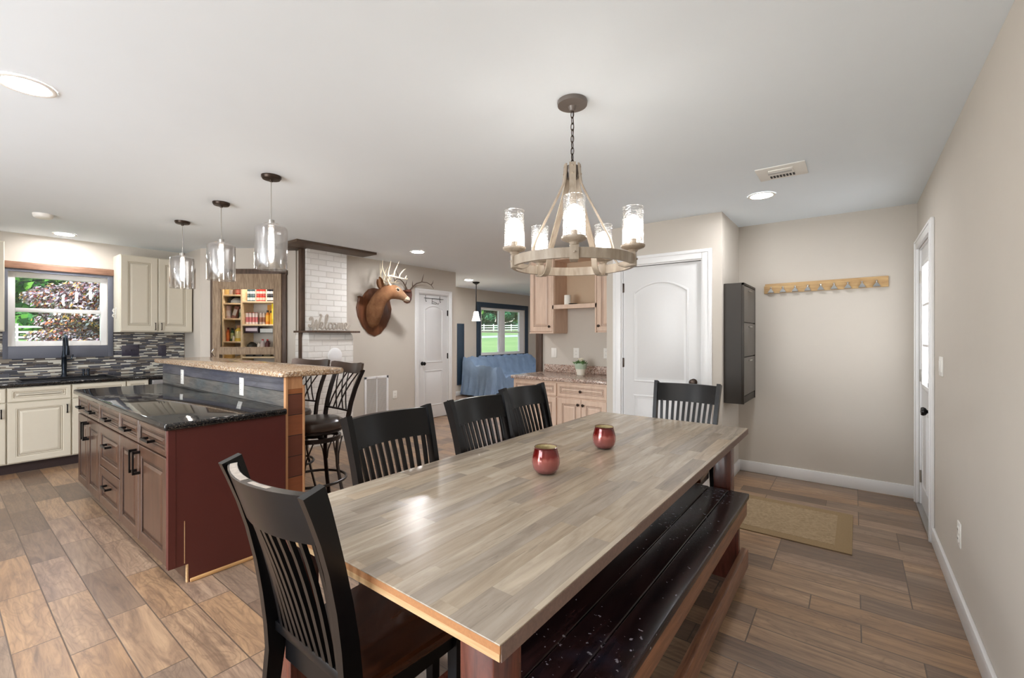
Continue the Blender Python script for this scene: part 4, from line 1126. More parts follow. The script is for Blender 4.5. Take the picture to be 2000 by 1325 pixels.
def votive(label, x, y, first=None):
    if first: return dup(first, (x, y, TZ), 0, label)
    t = thing('votive_holder', label, 'candle holder', (x, y, TZ), 0, 'red glass candle holders on the dining table')
    o = lambda n, b, m, p=t: obj(n, b, m, p, local=True)
    o('glass_cup', B().lathe([(.001, 0), (.03, .001), (.045, .008), (.056, .025), (.0605, .047), (.059, .068), (.053, .09), (.049, .106), (.0485, .110), (.050, .113), (.0482, .1145), (.0465, .112)], n=40, cap=False), 'votive')
    o('lining', B().lathe([(.001, .006), (.043, .012), (.054, .03), (.0575, .048), (.056, .068), (.050, .09), (.0468, .108), (.047, .113)], n=40, cap=False), 'votive_in')
    o('candle', B().lathe([(.001, .006), (.03, .006), (.03, .085), (.026, .09), (.001, .086)], n=24), 'candle')
    return t
v0 = votive('red ombre glass candle holder nearer the camera on the dining table', -1.045, 1.60)
votive('red ombre glass candle holder farther along the dining table', -1.035, 2.14, v0)

# ================================================================== blush hutch beside the closet
HX0, HX1, HYF = -3.245, CX0 - .002, 4.27
t = thing('hutch_base_cabinet', 'blush tan base cabinet with brown glazed grooves left of the closet', 'cabinet', (-2.63, 4.6, 0))
obj('body', B().box((HX0, HYF, .09), (HX1, YB - .002, .835)), 'blush', t, smooth=False)
obj('toe_kick', B().box((HX0 + .02, HYF + .07, 0), (HX1, YB - .002, .09)), 'toe', t, smooth=False)
F = frame((0, HYF, 0), (1, 0, 0)); xm = -2.632
for a0, a1 in ((HX0 + .008, xm - .006), (xm + .006, HX1 - .006)):
    d = panel(F, a0, .672, a1 - a0, .145, .02, 'blush', 'blush_groove', t, 'drawer', .026); knob_small(F, (a0 + a1) / 2, .745, d)
    w = (a1 - a0) / 2
    for k in range(2):
        d = panel(F, a0 + k * w + .002, .10, w - .004, .555, .02, 'blush', 'blush_groove', t, 'door', .05)
        knob_small(F, a0 + w + (-.03 if k == 0 else .03), .60, d)
b = B(); b.box((HX0 - .03, HYF - .035, .838), (HX1, YB - .001, .877), .010, 3); b.box((HX0 + .0, YB - .022, .877), (HX1, YB - .001, .975), .004)
tag(obj('hutch_worktop', b, 'pink_granite'), 'pinkish brown speckled countertop with low backsplash on the blush cabinet', 'worktop')
t = thing('hutch_wall_cabinet', 'blush tan wall cabinet with an open cubby between two doors', 'cabinet', (-2.63, 4.78, 1.39))
UY = 4.64
b = B(); b.box((-3.262, UY, 1.39), (-2.90, YB - .002, 2.30)); b.box((-2.355, UY, 1.385), (HX1, YB - .002, 2.30)); b.box((-2.90, UY, 2.27), (-2.355, YB - .002, 2.30))
obj('body', b, 'blush', t, smooth=False)
obj('cubby_back', B().box((-2.90, YB - .02, 1.72), (-2.355, YB - .003, 2.27)), 'blush_in', t, smooth=False)
b = B(); b.box((-2.925, UY - .02, 1.69), (-2.33, YB - .003, 1.72), .002); b.box((-2.925, UY - .022, 1.388), (-2.905, UY, 2.30), .002); b.box((-2.35, UY - .022, 1.385), (-2.33, UY, 2.30), .002); b.box((-2.925, UY - .022, 1.672), (-2.33, UY, 1.722), .002)
obj('cubby_frame', b, 'blush', t, smooth=False)
F = frame((0, UY, 0), (1, 0, 0))
d = panel(F, -3.258, 1.40, .33, .89, .02, 'blush', 'blush_groove', t, 'door', .05); knob_small(F, -2.96, 1.46, d)
d = panel(F, -2.328, 1.40, .30, .89, .02, 'blush', 'blush_groove', t, 'door', .05); knob_small(F, -2.298, 1.46, d)
b = B(); b.box((-3.262, UY - .022, 1.375), (-2.905, YB - .002, 1.39), .002); obj('bottom_molding', b, 'blush', t)
tag(obj('pillar_candle', B().lathe([(.001, 1.72), (.042, 1.72), (.042, 1.833), (.038, 1.84), (.001, 1.838)], (-2.755, 4.70, 0), 24), 'candle'), 'white pillar candle standing in the cubby of the blush wall cabinet', 'candle')
tag(obj('small_dish', B().lathe([(.001, 1.72), (.03, 1.72), (.055, 1.732), (.052, 1.734), (.028, 1.725), (.001, 1.725)], (-2.67, 4.68, 0), 20), 'black_metal'), 'small dark dish beside the white pillar candle', 'dish')
F = frame((0, YB, 0), (1, 0, 0))
plate('switch_plate', F, -3.105, 1.125, .08, .125, 'plastic', 'white switch plate above the pinkish counter at its left end', 'switch', 'rocker')
plate('outlet_plate', F, -2.775, 1.13, .08, .125, 'plastic', 'white outlet plate above the potted succulent', 'outlet')
plate('outlet_plate', F, -2.36, 1.135, .08, .125, 'plastic', 'white outlet plate at the closet edge above the pinkish counter', 'outlet')
PX, PY, PZ = -2.575, 4.70, .877
t = thing('potted_succulent', 'cream and pale green pot of succulents with small flowers on the pinkish counter', 'plant', (PX, PY, PZ))
obj('pot', B().lathe([(.001, 0), (.045, 0), (.05, .01), (.048, .016), (.064, .075), (.064, .078), (.046, .02), (.001, .018)], (PX, PY, PZ), 28), 'pot', t)
obj('glazed_rim', B().lathe([(.0645, .076), (.074, .125), (.076, .145), (.070, .145), (.066, .12), (.06, .078)], (PX, PY, PZ), 28, cap=False), 'pot_green', t)
obj('soil', B().lathe([(.001, .12), (.068, .125), (.001, .132)], (PX, PY, PZ), 20), 'soil', t)
b = B(); rnd = random.Random(3)
for k in range(46):
    a = rnd.uniform(0, 6.28); r0 = rnd.uniform(0, .055); l = rnd.uniform(.035, .075); tl = rnd.uniform(.3, 1.5)
    p = Vector((PX + r0 * math.cos(a), PY + r0 * math.sin(a), PZ + .125)); dv = Vector((math.cos(a) * tl, math.sin(a) * tl, 1)).normalized()
    b.tube([p, p + dv * l * .5, p + dv * l], [.004, .008, .0012], 6)
obj('leaves', b, 'leaf', t)
b = B()
for k in range(12):
    a = rnd.uniform(0, 6.28); r0 = rnd.uniform(0, .03); b.sphere((PX + r0 * math.cos(a), PY + r0 * math.sin(a), PZ + rnd.uniform(.17, .20)), .009, 8)
obj('flowers', b, 'flower', t)

# ================================================================== hall: shoe cabinet, coat rack, plates, mat
t = thing('shoe_cabinet', 'tall dark shallow wall-hung shoe cabinet with three tilt drawers', 'cabinet', (-.84, 4.57, .75))
obj('body', B().box((CX1 + .001, 4.292, .75), (-.775, 4.855, 1.81), .002), 'shoe', t, smooth=False)
F = frame((-.775, 0, 0), (0, 1, 0))
for z0, z1 in ((1.468, 1.785), (1.163, 1.460), (.82, 1.155)):
    d = obj('drawer_front', B(F).box((4.31, -.017, z0), (4.838, 0, z1), .002), 'shoe_front', t)
    obj('handle', B(F).box((4.52, -.030, z1 - .036), (4.64, -.016, z1 - .026), .002), 'nickel', d)
b = B(F); b.box((4.292, -.019, .75), (4.308, 0, 1.81), .001); b.box((4.84, -.019, .75), (4.855, 0, 1.81), .001); b.box((4.292, -.019, 1.79), (4.855, 0, 1.81), .001); b.box((4.308, -.012, .75), (4.84, 0, .812), .001)
obj('face_frame', b, 'shoe', t)
t = thing('clip_rack', 'oak board with nine metal clips on the back hall wall', 'coat rack', (-.23, YB, 1.76))
F = frame((0, YB, 0), (1, 0, 0)) @ Matrix.Translation((-.228, 0, 1.805)) @ Matrix.Rotation(R(-.6), 4, 'Y')
b = B(F); b.box((-.456, -.018, -.045), (.462, 0, .047), .002); b.box((-.465, -.016, -.045), (-.456, 0, .028), .001); obj('board', b, 'oak', t, smooth=False)
for k in range(9):
    a = -.405 + k * .0985; b = B(F)
    b.box((a - .026, -.046, -.043), (a + .026, -.02, -.035), .002); b.tube([(a - .025, -.047, -.039), (a + .025, -.047, -.039)], .0045, 8)
    b.hexa([(a - .024, -.045, -.036), (a + .024, -.045, -.036), (a + .024, -.02, -.036), (a - .024, -.02, -.036), (a - .007, -.034, -.006), (a + .007, -.034, -.006), (a + .007, -.022, -.006), (a - .007, -.022, -.006)])
    for sg in (-1, 1): b.tube([(a + sg * .005, -.03, -.01), (a + sg * .006, -.036, .008), (a + sg * .004, -.03, .016)], .0022, 6)
    b.box((a - .006, -.022, -.03), (a + .006, -.017, .012))
    obj('clip', b, 'chrome', t)
F = frame((XR, 0, 0), (0, -1, 0))
plate('switch_plate', F, -3.66, 1.165, .115, .115, 'plastic', 'white double switch plate on the right wall beside the front door', 'switch', 'rocker', 2)
plate('outlet_plate', F, -3.08, .37, .075, .12, 'plastic', 'white outlet plate low on the right wall', 'outlet')
F = frame((-5.45, 0, 0), (0, 1, 0))
plate('outlet_plate', F, 4.22, .465, .075, .12, 'plastic', 'white outlet plate low on the wall between the return grille and the narrow door', 'outlet')
t = thing('return_air_grille', 'tall white return air grille low on the wall below the deer head', 'vent grille', (-5.44, 3.90, .5))
b = B(F); z0, z1, a0, a1 = .12, .765, 3.695, 4.10
b.box((a0, -.012, z0), (a0 + .035, 0, z1), .003); b.box((a1 - .035, -.012, z0), (a1, 0, z1), .003); b.box((a0, -.012, z0), (a1, 0, z0 + .035), .003); b.box((a0, -.012, z1 - .035), (a1, 0, z1), .003); b.box(((a0 + a1) / 2 - .006, -.012, z0), ((a0 + a1) / 2 + .006, 0, z1))
obj('frame', b, 'trim', t)
b = B(F); z = z0 + .045
while z < z1 - .04:
    b.hexa([(a0 + .03, -.002, z), (a1 - .03, -.002, z), (a1 - .03, -.002, z + .002), (a0 + .03, -.002, z + .002), (a0 + .03, -.010, z + .010), (a1 - .03, -.010, z + .010), (a1 - .03, -.010, z + .012), (a0 + .03, -.010, z + .012)]); z += .014
o = obj('louvers', b, 'trim', t, smooth=False)
t = thing('floor_mat', 'tan woven mat with plain border on the hall floor', 'mat', (-.37, 3.82, 0))
mm = Matrix.Translation((-.008, 3.433, 0)) @ Matrix.Rotation(R(-.3), 4, 'Z')
b = B(mm); b.box((-.92, 0, 0), (0, .762, .007), .002); obj('border', b, 'rug_border', t)
b = B(mm); b.box((-.83, .085, .006), (-.09, .677, .0085), .001); obj('woven_field', b, 'rug', t)

# ================================================================== deer head and antler mount
DX = -5.45
def shield(cy, cz, w, h, n=10):
    """pointed shield outline (y, z)"""
    half = [(0, -.5), (.17, -.44), (.33, -.30), (.45, -.10), (.49, .08), (.455, .20), (.44, .27), (.46, .30), (.40, .315), (.33, .30), (.27, .38), (.17, .46), (.07, .495), (0, .5)]
    p = [(cy + a * w, cz + b_ * h) for a, b_ in half] + [(cy - a * w, cz + b_ * h) for a, b_ in half[-2:0:-1]]
    return p
t = thing('deer_head_mount', 'whitetail deer head looking right on a brown shield plaque', 'deer mount', (DX, 3.86, 1.69))
sh = shield(3.86, 1.685, .60, .69)
b = B(); rr = []
for ins, x in ((0, DX), (0, DX + .014), (.05, DX + .026)):
    rr.append([b.bm.verts.new((x, 3.86 + (y - 3.86) * (1 - ins), 1.685 + (z - 1.685) * (1 - ins))) for y, z in sh])
for A, C in zip(rr, rr[1:]):
    for k in range(len(A)): b.bm.faces.new([A[k], A[(k + 1) % len(A)], C[(k + 1) % len(A)], C[k]])
b.bm.faces.new(rr[-1]); b.bm.faces.new(rr[0][::-1])
obj('plaque', b, 'plaque', t)
# neck, head and muzzle as one loft; path leaves the plaque along +X, rises, then the head turns toward +Y
V = Vector
path = [  # centre, half width (sideways), half height
    ((-5.424, 3.815, 1.655), .108, .200), ((-5.39, 3.81, 1.675), .108, .190), ((-5.34, 3.80, 1.725), .098, .160), ((-5.26, 3.785, 1.81), .088, .128),
    ((-5.19, 3.795, 1.885), .082, .108), ((-5.14, 3.83, 1.935), .086, .106), ((-5.105, 3.871, 1.957), .086, .104), ((-5.08, 3.925, 1.957), .084, .100),
    ((-5.065, 3.975, 1.940), .074, .086), ((-5.055, 4.02, 1.918), .058, .068), ((-5.048, 4.06, 1.895), .047, .054), ((-5.043, 4.095, 1.874), .040, .045), ((-5.039, 4.125, 1.857), .034, .037), ((-5.036, 4.145, 1.846), .022, .024), ((-5.035, 4.152, 1.842), .004, .004)]
secs = []
for i, (c, hw, hh) in enumerate(path):
    c = V(c); a = V(path[max(i - 1, 0)][0]); d_ = V(path[min(i + 1, len(path) - 1)][0]); tn = (d_ - a).normalized()
    if i == 0: tn = V((1, 0, .0))
    if i == 1: tn = V((1, -.1, .3)).normalized()
    side = tn.cross(V((0, 0, 1))).normalized(); up = side.cross(tn).normalized()
    secs.append((c, side * hw, up * hh))
b = B(); b.loft(secs, 22); head = obj('head_and_neck', b, 'fur', t)
hd = (V(path[11][0]) - V(path[6][0])).normalized(); hs = hd.cross(V((0, 0, 1))).normalized(); hu = hs.cross(hd).normalized()
def hp(f, s_, u): return V(path[6][0]) + hd * f + hs * s_ + hu * u
hl = (V(path[13][0]) - V(path[6][0])).length
b = B(); b.loft([(hp(hl - .085, 0, .002), hs * .0475, hu * .048), (hp(hl - .05, 0, .001), hs * .0435, hu * .044), (hp(hl - .02, 0, 0), hs * .036, hu * .037), (hp(hl + .002, 0, 0), hs * .022, hu * .023), (hp(hl + .008, 0, 0), hs * .006, hu * .006)], 18)
obj('muzzle_patch', b, 'muzzle', head)
b = B(); b.sphere(hp(hl - .006, 0, .012), .023, 14, (1, 1, .8)); obj('nose', b, 'nose', head)
b = B()
for sg in (-1, 1): b.tube([hp(hl - .004, sg * .022, -.014), hp(hl - .03, sg * .040, -.020), (hp(hl - .065, sg * .047, -.022))], .0035, 6)
obj('mouth_line', b, 'nose', head)
def sp(i, s_, u, k=0.0):
    c, a_, b_ = secs[i]; c2 = secs[i + 1][0]
    return c + (c2 - c) * k + a_ * s_ + b_ * u
for sg in (-1, 1):
    b = B(); b.sphere(sp(7, sg * .86, .36, .5), .019, 14); obj('eye', b, 'eye', head)
    b = B(); b.tube([sp(7, sg * .93, .38, -.15), sp(7, sg * .93, .56, .25), sp(7, sg * .86, .56, .75), sp(7, sg * .80, .34, 1.1)], [.003, .005, .005, .002], 8); b.tube([sp(7, sg * .97, .22, .0), sp(7, sg * .97, .1, .5), sp(7, sg * .88, .18, 1.0)], [.002, .005, .002], 8); obj('eye_ring', b, 'muzzle', head)
    # ear: cupped leaf
    base_ = sp(5, sg * .72, .62); dr = (hs * sg * .5 + V((0, 0, 1)) * .75 - hd * .45).normalized()
    nrm = (hd * .55 + hs * sg * .8).normalized(); wd = dr.cross(nrm).normalized()
    b = B(); L = .185; grid = []
    for i in range(9):
        q = i / 8; ww = .050 * math.sin(math.pi * min(1, .12 + .88 * q)) ** .7 + .004
        row = []
        for j in range(7):
            s_ = (j / 6 - .5) * 2
            row.append(b.bm.verts.new(base_ + dr * L * q + wd * ww * s_ - nrm * (.022 * (1 - s_ * s_)) * (1 - q * .5)))
        grid.append(row)
    for i in range(8):
        for j in range(6): b.bm.faces.new([grid[i][j], grid[i][j + 1], grid[i + 1][j + 1], grid[i + 1][j]])
    bmesh.ops.solidify(b.bm, geom=b.bm.faces[:], thickness=.006)
    obj('ear', b, 'fur', head)
def antler(P0, pts, tines, mat, parent, r0=.015):
    b = B(); n = len(pts); b.tube(pts, [r0 * (1 - .72 * (i / (n - 1)) ** 1.2) for i in range(n)], 10)
    for p in tines: b.tube(p, [r0 * .72, r0 * .55, r0 * .34, r0 * .08][:len(p)] if len(p) == 4 else [r0 * .7, r0 * .45, r0 * .08], 8)
    b.sphere(pts[0], r0 * 1.35, 10)
    return obj('antler', b, mat, parent)
def ah(f, s_, u): return hp(f, s_, u)
# antlers: beams rise behind the ears, then sweep forward above the face
near = dict(beam=[(-5.085, 3.86, 2.045), (-5.065, 3.815, 2.08), (-5.035, 3.765, 2.125), (-5.00, 3.76, 2.155), (-4.975, 3.80, 2.158), (-4.965, 3.86, 2.150), (-4.96, 3.92, 2.143), (-4.965, 3.99, 2.138), (-4.98, 4.05, 2.142), (-5.0, 4.09, 2.15)],
    tines=[[(-5.03, 3.755, 2.13), (-5.045, 3.73, 2.20), (-5.06, 3.71, 2.28), (-5.055, 3.715, 2.375)], [(-5.00, 3.76, 2.155), (-4.995, 3.765, 2.22), (-4.99, 3.785, 2.30), (-4.99, 3.80, 2.37)],
           [(-4.97, 3.83, 2.155), (-4.965, 3.845, 2.23), (-4.96, 3.885, 2.31), (-4.965, 3.92, 2.375)], [(-4.96, 3.91, 2.145), (-4.96, 3.935, 2.20), (-4.955, 3.985, 2.255), (-4.96, 4.04, 2.29)],
           [(-4.97, 4.02, 2.14), (-4.975, 4.045, 2.17), (-4.98, 4.06, 2.195)], [(-5.07, 3.83, 2.075), (-5.06, 3.85, 2.12), (-5.055, 3.86, 2.155)]])
for far in (False, True):
    f_ = (lambda p: V((-5.19 - (p[0] + 5.0), p[1] + .02, p[2] - .035))) if far else V
    antler(None, [f_(p) for p in near['beam']], [[f_(p) for p in tn_] for tn_ in near['tines']], 'antler', t, .017)
# second, skull-cap antler mount on its own reddish plaque
t = thing('antler_plaque', 'dark antlers on a small reddish plaque behind the deer head', 'antler mount', (DX, 4.44, 1.97))
b = B(); rr = []
pl = [(0, -.11), (.05, -.095), (.085, -.05), (.095, .02), (.09, .085), (.04, .09), (-.04, .09), (-.09, .085), (-.095, .02), (-.085, -.05), (-.05, -.095)]
for ins, x in ((0, DX), (0, DX + .016), (.08, DX + .026)): rr.append([b.bm.verts.new((x, 4.44 + y * (1 - ins), 1.955 + z * (1 - ins))) for y, z in pl])
for A, C in zip(rr, rr[1:]):
    for k in range(len(A)): b.bm.faces.new([A[k], A[(k + 1) % len(A)], C[(k + 1) % len(A)], C[k]])
b.bm.faces.new(rr[-1]); obj('plaque', b, 'plaque_red', t)
b = B(); b.sphere((DX + .045, 4.44, 2.03), .05, 16, (.8, 1.1, .55)); obj('skull_cap', b, 'plaque_red', t)
for sg in (-1, 1):
    Q = lambda f, s_, u: V((DX + .05 + f, 4.44 + sg * s_, 2.03 + u))
    pts = [Q(0, .03, .02), Q(.01, .07, .07), Q(.03, .13, .125), Q(.06, .21, .155), Q(.09, .29, .15), Q(.12, .35, .115), Q(.14, .385, .06)]
    antler(None, pts, [[pts[3], Q(.05, .235, .21), Q(.04, .26, .26), Q(.035, .275, .29)], [pts[5], Q(.13, .375, .15), Q(.13, .385, .19)], [pts[1], Q(.02, .06, .12), Q(.03, .055, .16)]], 'antler_dark', t, .011)

# ================================================================== Welcome lettering on the mantel
t0 = B()
def catmull(p, n=5):
    out = []
    for i in range(len(p) - 1):
        p0, p1, p2, p3 = p[max(i - 1, 0)], p[i], p[i + 1], p[min(i + 2, len(p) - 1)]
        for k in range(n):
            q = k / n
            out.append(tuple(.5 * ((2 * p1[j]) + (-p0[j] + p2[j]) * q + (2 * p0[j] - 5 * p1[j] + 4 * p2[j] - p3[j]) * q * q + (-p0[j] + 3 * p1[j] - 3 * p2[j] + p3[j]) * q ** 3) for j in (0, 1)))
    out.append(tuple(p[-1])); return out
strokes = [
    [(.02, .34), (.0, .25), (.06, .18), (.14, .26), (.2, .5), (.16, .78), (.05, .72), (.07, .6)],      # W entry swash
    [(.17, .80), (.22, .62), (.22, .3), (.25, .04), (.34, .3), (.42, .62), (.44, .3), (.47, .04), (.56, .35), (.66, .75), (.72, .95), (.62, .98)],
    [(.6, .14), (.7, .2), (.8, .36), (.76, .48), (.68, .42), (.66, .2), (.74, .05), (.86, .1)],           # e
    [(.86, .1), (.98, .4), (1.1, .85), (1.06, 1.02), (.98, .85), (.95, .3), (1.0, .05), (1.1, .1)],       # l
    [(1.34, .38), (1.28, .46), (1.18, .4), (1.14, .2), (1.2, .05), (1.34, .1)],                          # c
    [(1.5, .44), (1.42, .4), (1.38, .2), (1.45, .05), (1.56, .12), (1.6, .32), (1.52, .45), (1.58, .36), (1.68, .36)],  # o
    [(1.66, .04), (1.74, .42), (1.72, .1), (1.82, .42), (1.88, .38), (1.86, .08), (1.96, .42), (2.04, .36), (2.02, .08), (2.1, .08)],  # m
    [(2.1, .08), (2.2, .2), (2.3, .38), (2.24, .48), (2.17, .4), (2.16, .18), (2.26, .04), (2.4, .16), (2.52, .34)]]
sc = .60 / 2.52
for s_ in strokes:
    pts = [(-5.19, 2.76 + p[0] * sc * .92, 1.409 + .011 + p[1] * sc * .78) for p in catmull(s_)]
    t0.tube(pts, [.0095] * len(pts), 8, squash=(1, 1.4))
t0.box((-5.205, 2.80, 1.408), (-5.175, 3.30, 1.416), .002)
tag(obj('welcome_sign', t0, 'sign'), 'whitewashed cursive Welcome lettering standing on the mantel shelf', 'sign')

# ================================================================== covered sofa in the living room
t = thing('covered_sofa', 'sofa draped in faded blue cotton covers under the living room window', 'sofa', (-6.45, 8.4, 0))
def sofa_h(x, y):
    # x -6.98(back) .. -5.95(front), y 7.25 .. 9.7
    back = 1 / (1 + math.exp((x + 6.62) * 26)); arm = 1 / (1 + math.exp((y - 7.50) * 22)); arm2 = 1 / (1 + math.exp((9.45 - y) * 22))
    h = .44 + .41 * back; h = max(h, .44 + .24 * arm, .44 + .2 * arm2)
    return h
b = B(); nx, ny = 46, 96; G = []
rnd = random.Random(5)
for i in range(nx + 1):
    row = []
    for j in range(ny + 1):
        u, v_ = i / nx, j / ny
        X_ = -7.00 + u * 1.25; Y_ = 7.08 + v_ * 2.85
        inx = min(max(X_, -6.97), -5.98); iny = min(max(Y_, 7.26), 9.72)
        h = sofa_h(inx, iny)
        ox = max(0, X_ - (-5.98)); oy = max(0, 7.26 - Y_, Y_ - 9.72)
        drop = max(ox / .23, oy / .2)
        if drop > 0: h = h * (1 - min(1, drop) ** .45) if drop < 1 else .0
        w_ = .018 * math.sin(Y_ * 21 + X_ * 9) + .012 * math.sin(X_ * 31 - Y_ * 13) + .008 * math.sin(Y_ * 47 + X_ * 40)
        px = inx + (ox / .23) * (.06 + .03 * math.sin(Y_ * 34) + .02 * math.sin(Y_ * 61)); py = iny + math.copysign(min(oy, .2) / .2 * (.06 + .035 * math.sin(X_ * 40) + .02 * math.sin(X_ * 67)), Y_ - 8.5) if oy > 0 else iny
        row.append(b.bm.verts.new((px, py, max(.004, h + (w_ if drop == 0 else w_ * (1 - min(1, drop)))))))
    G.append(row)
for i in range(nx):
    for j in range(ny): b.bm.faces.new([G[i][j], G[i + 1][j], G[i + 1][j + 1], G[i][j + 1]])
so = obj('cover', b, 'blanket', t)
for p in so.data.polygons: p.use_smooth = True
obj('frame', B().box((-6.94, 7.33, .05), (-6.05, 9.65, .38), .03), 'blanket', t)
tag(obj('cord_reel', B().lathe([(.001, 0), (.05, 0), (.055, .02), (.05, .045), (.001, .05)], (XL + .001, 7.48, .42), 18, (1, 0, 0)), 'plastic'), 'small round white wall fitting beside the navy board', 'wall fitting')

# ================================================================== pantry: shelves, sliding window door and groceries
def PB(): return B(PF)
SH0, SH1 = .40, .655
t = thing('pantry_shelving', 'light pine shelving inside the diagonal pantry', 'shelving', (fwd * D0 + fwd * .5 + e * -3.4))
DS = D0 + SH0
def ps(u): return pa(u, DS)
def pv(v): return pz(v, DS)
Z = {}
for nm, u0, u1, v in (('R1', 473, 556, 588.5), ('R2', 473, 556, 633.5), ('R4', 473, 556, 679.5), ('R5', 473, 556, 697), ('R0', 473, 556, 563), ('L1', 435, 471, 575.5), ('L2', 435, 471, 592), ('L3', 435, 471, 622), ('L4', 435, 471, 667), ('L5', 435, 471, 700)):
    Z[nm] = pv(v)
    if nm != 'R0': obj('shelf', PB().box((ps(u0), SH0, Z[nm] - .022), (ps(u1), SH1, Z[nm]), .002), 'pine', t)
b = PB(); b.box((ps(470.5), SH0 - .005, 0), (ps(473.5), SH1, 2.2)); b.box((ps(434), SH0 - .005, 0), (ps(436), SH1, 2.2)); b.box((ps(554), SH0, 0), (ps(556.5), SH1, 2.2)); obj('upright', b, 'pine', t)
b = PB()
zz = pv(650); b.box((ps(474), SH0 + .01, zz - .004), (ps(536), SH1, zz), .001)
for u in (475, 503, 534): b.box((ps(u), SH0 + .012, zz), (ps(u) + .004, SH0 + .016, Z['R2'] - .022))
obj('hanging_rack', b, 'black_metal', t)
def can_item(u0, u1, v0, shelf, col, lab, band=None, dy=.06, cat='can', lid=(190, 190, 190), cap=None, g='canned goods on the pantry shelves'):
    c = (ps(u0) + ps(u1)) / 2; r = (ps(u1) - ps(u0)) / 2; z0 = Z[shelf] if isinstance(shelf, str) else shelf; h = pv(v0) - z0
    wc = PF @ Vector((c, SH0 + dy, z0))
    t = thing(cat.replace(' ', '_'), lab, cat, wc, 0, g)
    o = lambda n, b, m: obj(n, b, m, t, local=True)
    if cap is None:
        o('body', B().lathe([(.001, 0), (r, 0), (r, h), (.001, h)], n=18), solid(col))
        o('lid', B().lathe([(r * .96, h), (r * 1.02, h + .001), (r * 1.02, h + .005), (.001, h + .003)], n=18), solid(lid, .3, 1.0))
    else:
        o('body', B().lathe([(.001, 0), (r, 0), (r, h * .66), (r * .6, h * .8), (r * .42, h * .86), (.001, h * .87)], n=18), solid(col))
        o('lid', B().lathe([(.001, h * .85), (r * .55, h * .86), (r * .55, h), (.001, h)], n=16), solid(cap))
    if band: o('paper_label', B().lathe([(r * 1.01, h * .2), (r * 1.015, h * .22), (r * 1.015, h * .62), (r * 1.01, h * .64)], n=18, cap=False), solid(band))
    return t
def box_item(u0, u1, v0, shelf, col, lab, cat='box', dy=.02, depth=.07, band=None, tilt=0, g='boxed goods on the pantry shelves'):
    z0 = Z[shelf] if isinstance(shelf, str) else shelf; h = pv(v0) - z0; w = ps(u1) - ps(u0)
    wc = PF @ Vector(((ps(u0) + ps(u1)) / 2, SH0 + dy + depth / 2, z0))
    t = thing(cat.replace(' ', '_'), lab, cat, wc, R(37.5), g)
    o = lambda n, b, m: obj(n, b, m, t, local=True)
    o('carton', B(Matrix.Rotation(tilt, 4, 'Y')).box((-w / 2, -depth / 2, 0), (w / 2, depth / 2, h), .003), solid(col))
    if band: o('printed_panel', B(Matrix.Rotation(tilt, 4, 'Y')).box((-w * .42, -depth / 2 - .001, h * .25), (w * .42, -depth / 2 + .001, h * .75)), solid(band))
    return t
# top right shelf: rows of tall tins, two high
ct = [((478, 483), (60, 90, 96), (210, 214, 210)), ((483, 488), (84, 108, 112), (230, 230, 224)), ((488, 493), (70, 96, 104), (214, 220, 216)), ((496, 502), (186, 54, 38), (226, 190, 176)), ((502, 508), (196, 62, 44), (232, 200, 188)), ((508, 514), (182, 48, 36), (220, 180, 168)), ((517, 524), (40, 38, 44), (226, 222, 220)), ((524, 531), (36, 34, 42), (232, 226, 224))]
nm_ = ['teal and white', 'grey teal', 'teal', 'red', 'bright red', 'dark red', 'black and white', 'black']
pos_ = ['leftmost', 'second from left', 'third from left', 'fourth from left', 'fifth from left', 'sixth from left', 'seventh from left', 'rightmost']
zmid = pv(576)
for i, ((u0, u1), c, bnd) in enumerate(ct):
    can_item(u0, u1, 576.5, 'R1', c, '%s can, %s, lower layer, top right pantry shelf' % (nm_[i], pos_[i]), bnd)
    can_item(u0, u1, 564.5, zmid + .002, c, '%s can, %s, upper layer, top right pantry shelf' % (nm_[i], pos_[i]), bnd)
# second right shelf
for i, (u0, u1) in enumerate(((475, 481), (481.5, 487), (488, 493.5), (494, 499))):
    can_item(u0, u1, 611.5, 'R2', (220, 206, 198), 'white can with red top, number %s from the left on the middle right pantry shelf' % ('one', 'two', 'three', 'four')[i], (198, 110, 110), lid=(190, 70, 74))
for i, (u0, u1) in enumerate(((502, 507.5), (508, 513.5))):
    can_item(u0, u1, 612, 'R2', (196, 178, 164), 'beige can with a brown label, %s of two on the middle right pantry shelf' % ('left', 'right')[i], (150, 96, 70))
can_item(514.5, 521.5, 606, 'R2', (214, 130, 40), 'amber bottle with dark cap beside the yellow boxes in the pantry', (226, 170, 60), cat='bottle', cap=(50, 44, 40))
can_item(522, 527, 607, 'R2', (222, 160, 40), 'narrow yellow bottle touching the yellow boxes in the pantry', None, cat='bottle', cap=(70, 60, 40))
box_item(521, 528.5, 593, 'R2', (226, 196, 44), 'yellow box left of the two tallest yellow boxes in the pantry', dy=.13, depth=.05)
box_item(528.8, 536, 593, 'R2', (236, 214, 40), 'tall bright yellow box at the right of the middle pantry shelf', band=(246, 226, 90))
box_item(536.5, 543, 594, 'R2', (230, 208, 52), 'tall yellow box partly behind the pantry door stile', band=(240, 220, 100))
box_item(510, 520.5, 594, 'R2', (196, 140, 60), 'tan and gold box at the back of the middle right pantry shelf', dy=.15, depth=.05)
# hanging rack
zr_ = pv(650)
box_item(476, 503, 638, zr_, (58, 34, 44), 'dark plum packet lying in the hanging pantry rack', 'packet', band=(216, 200, 206))
box_item(506, 531, 642, zr_, (204, 206, 202), 'clear white flat tray in the hanging pantry rack', 'tray')
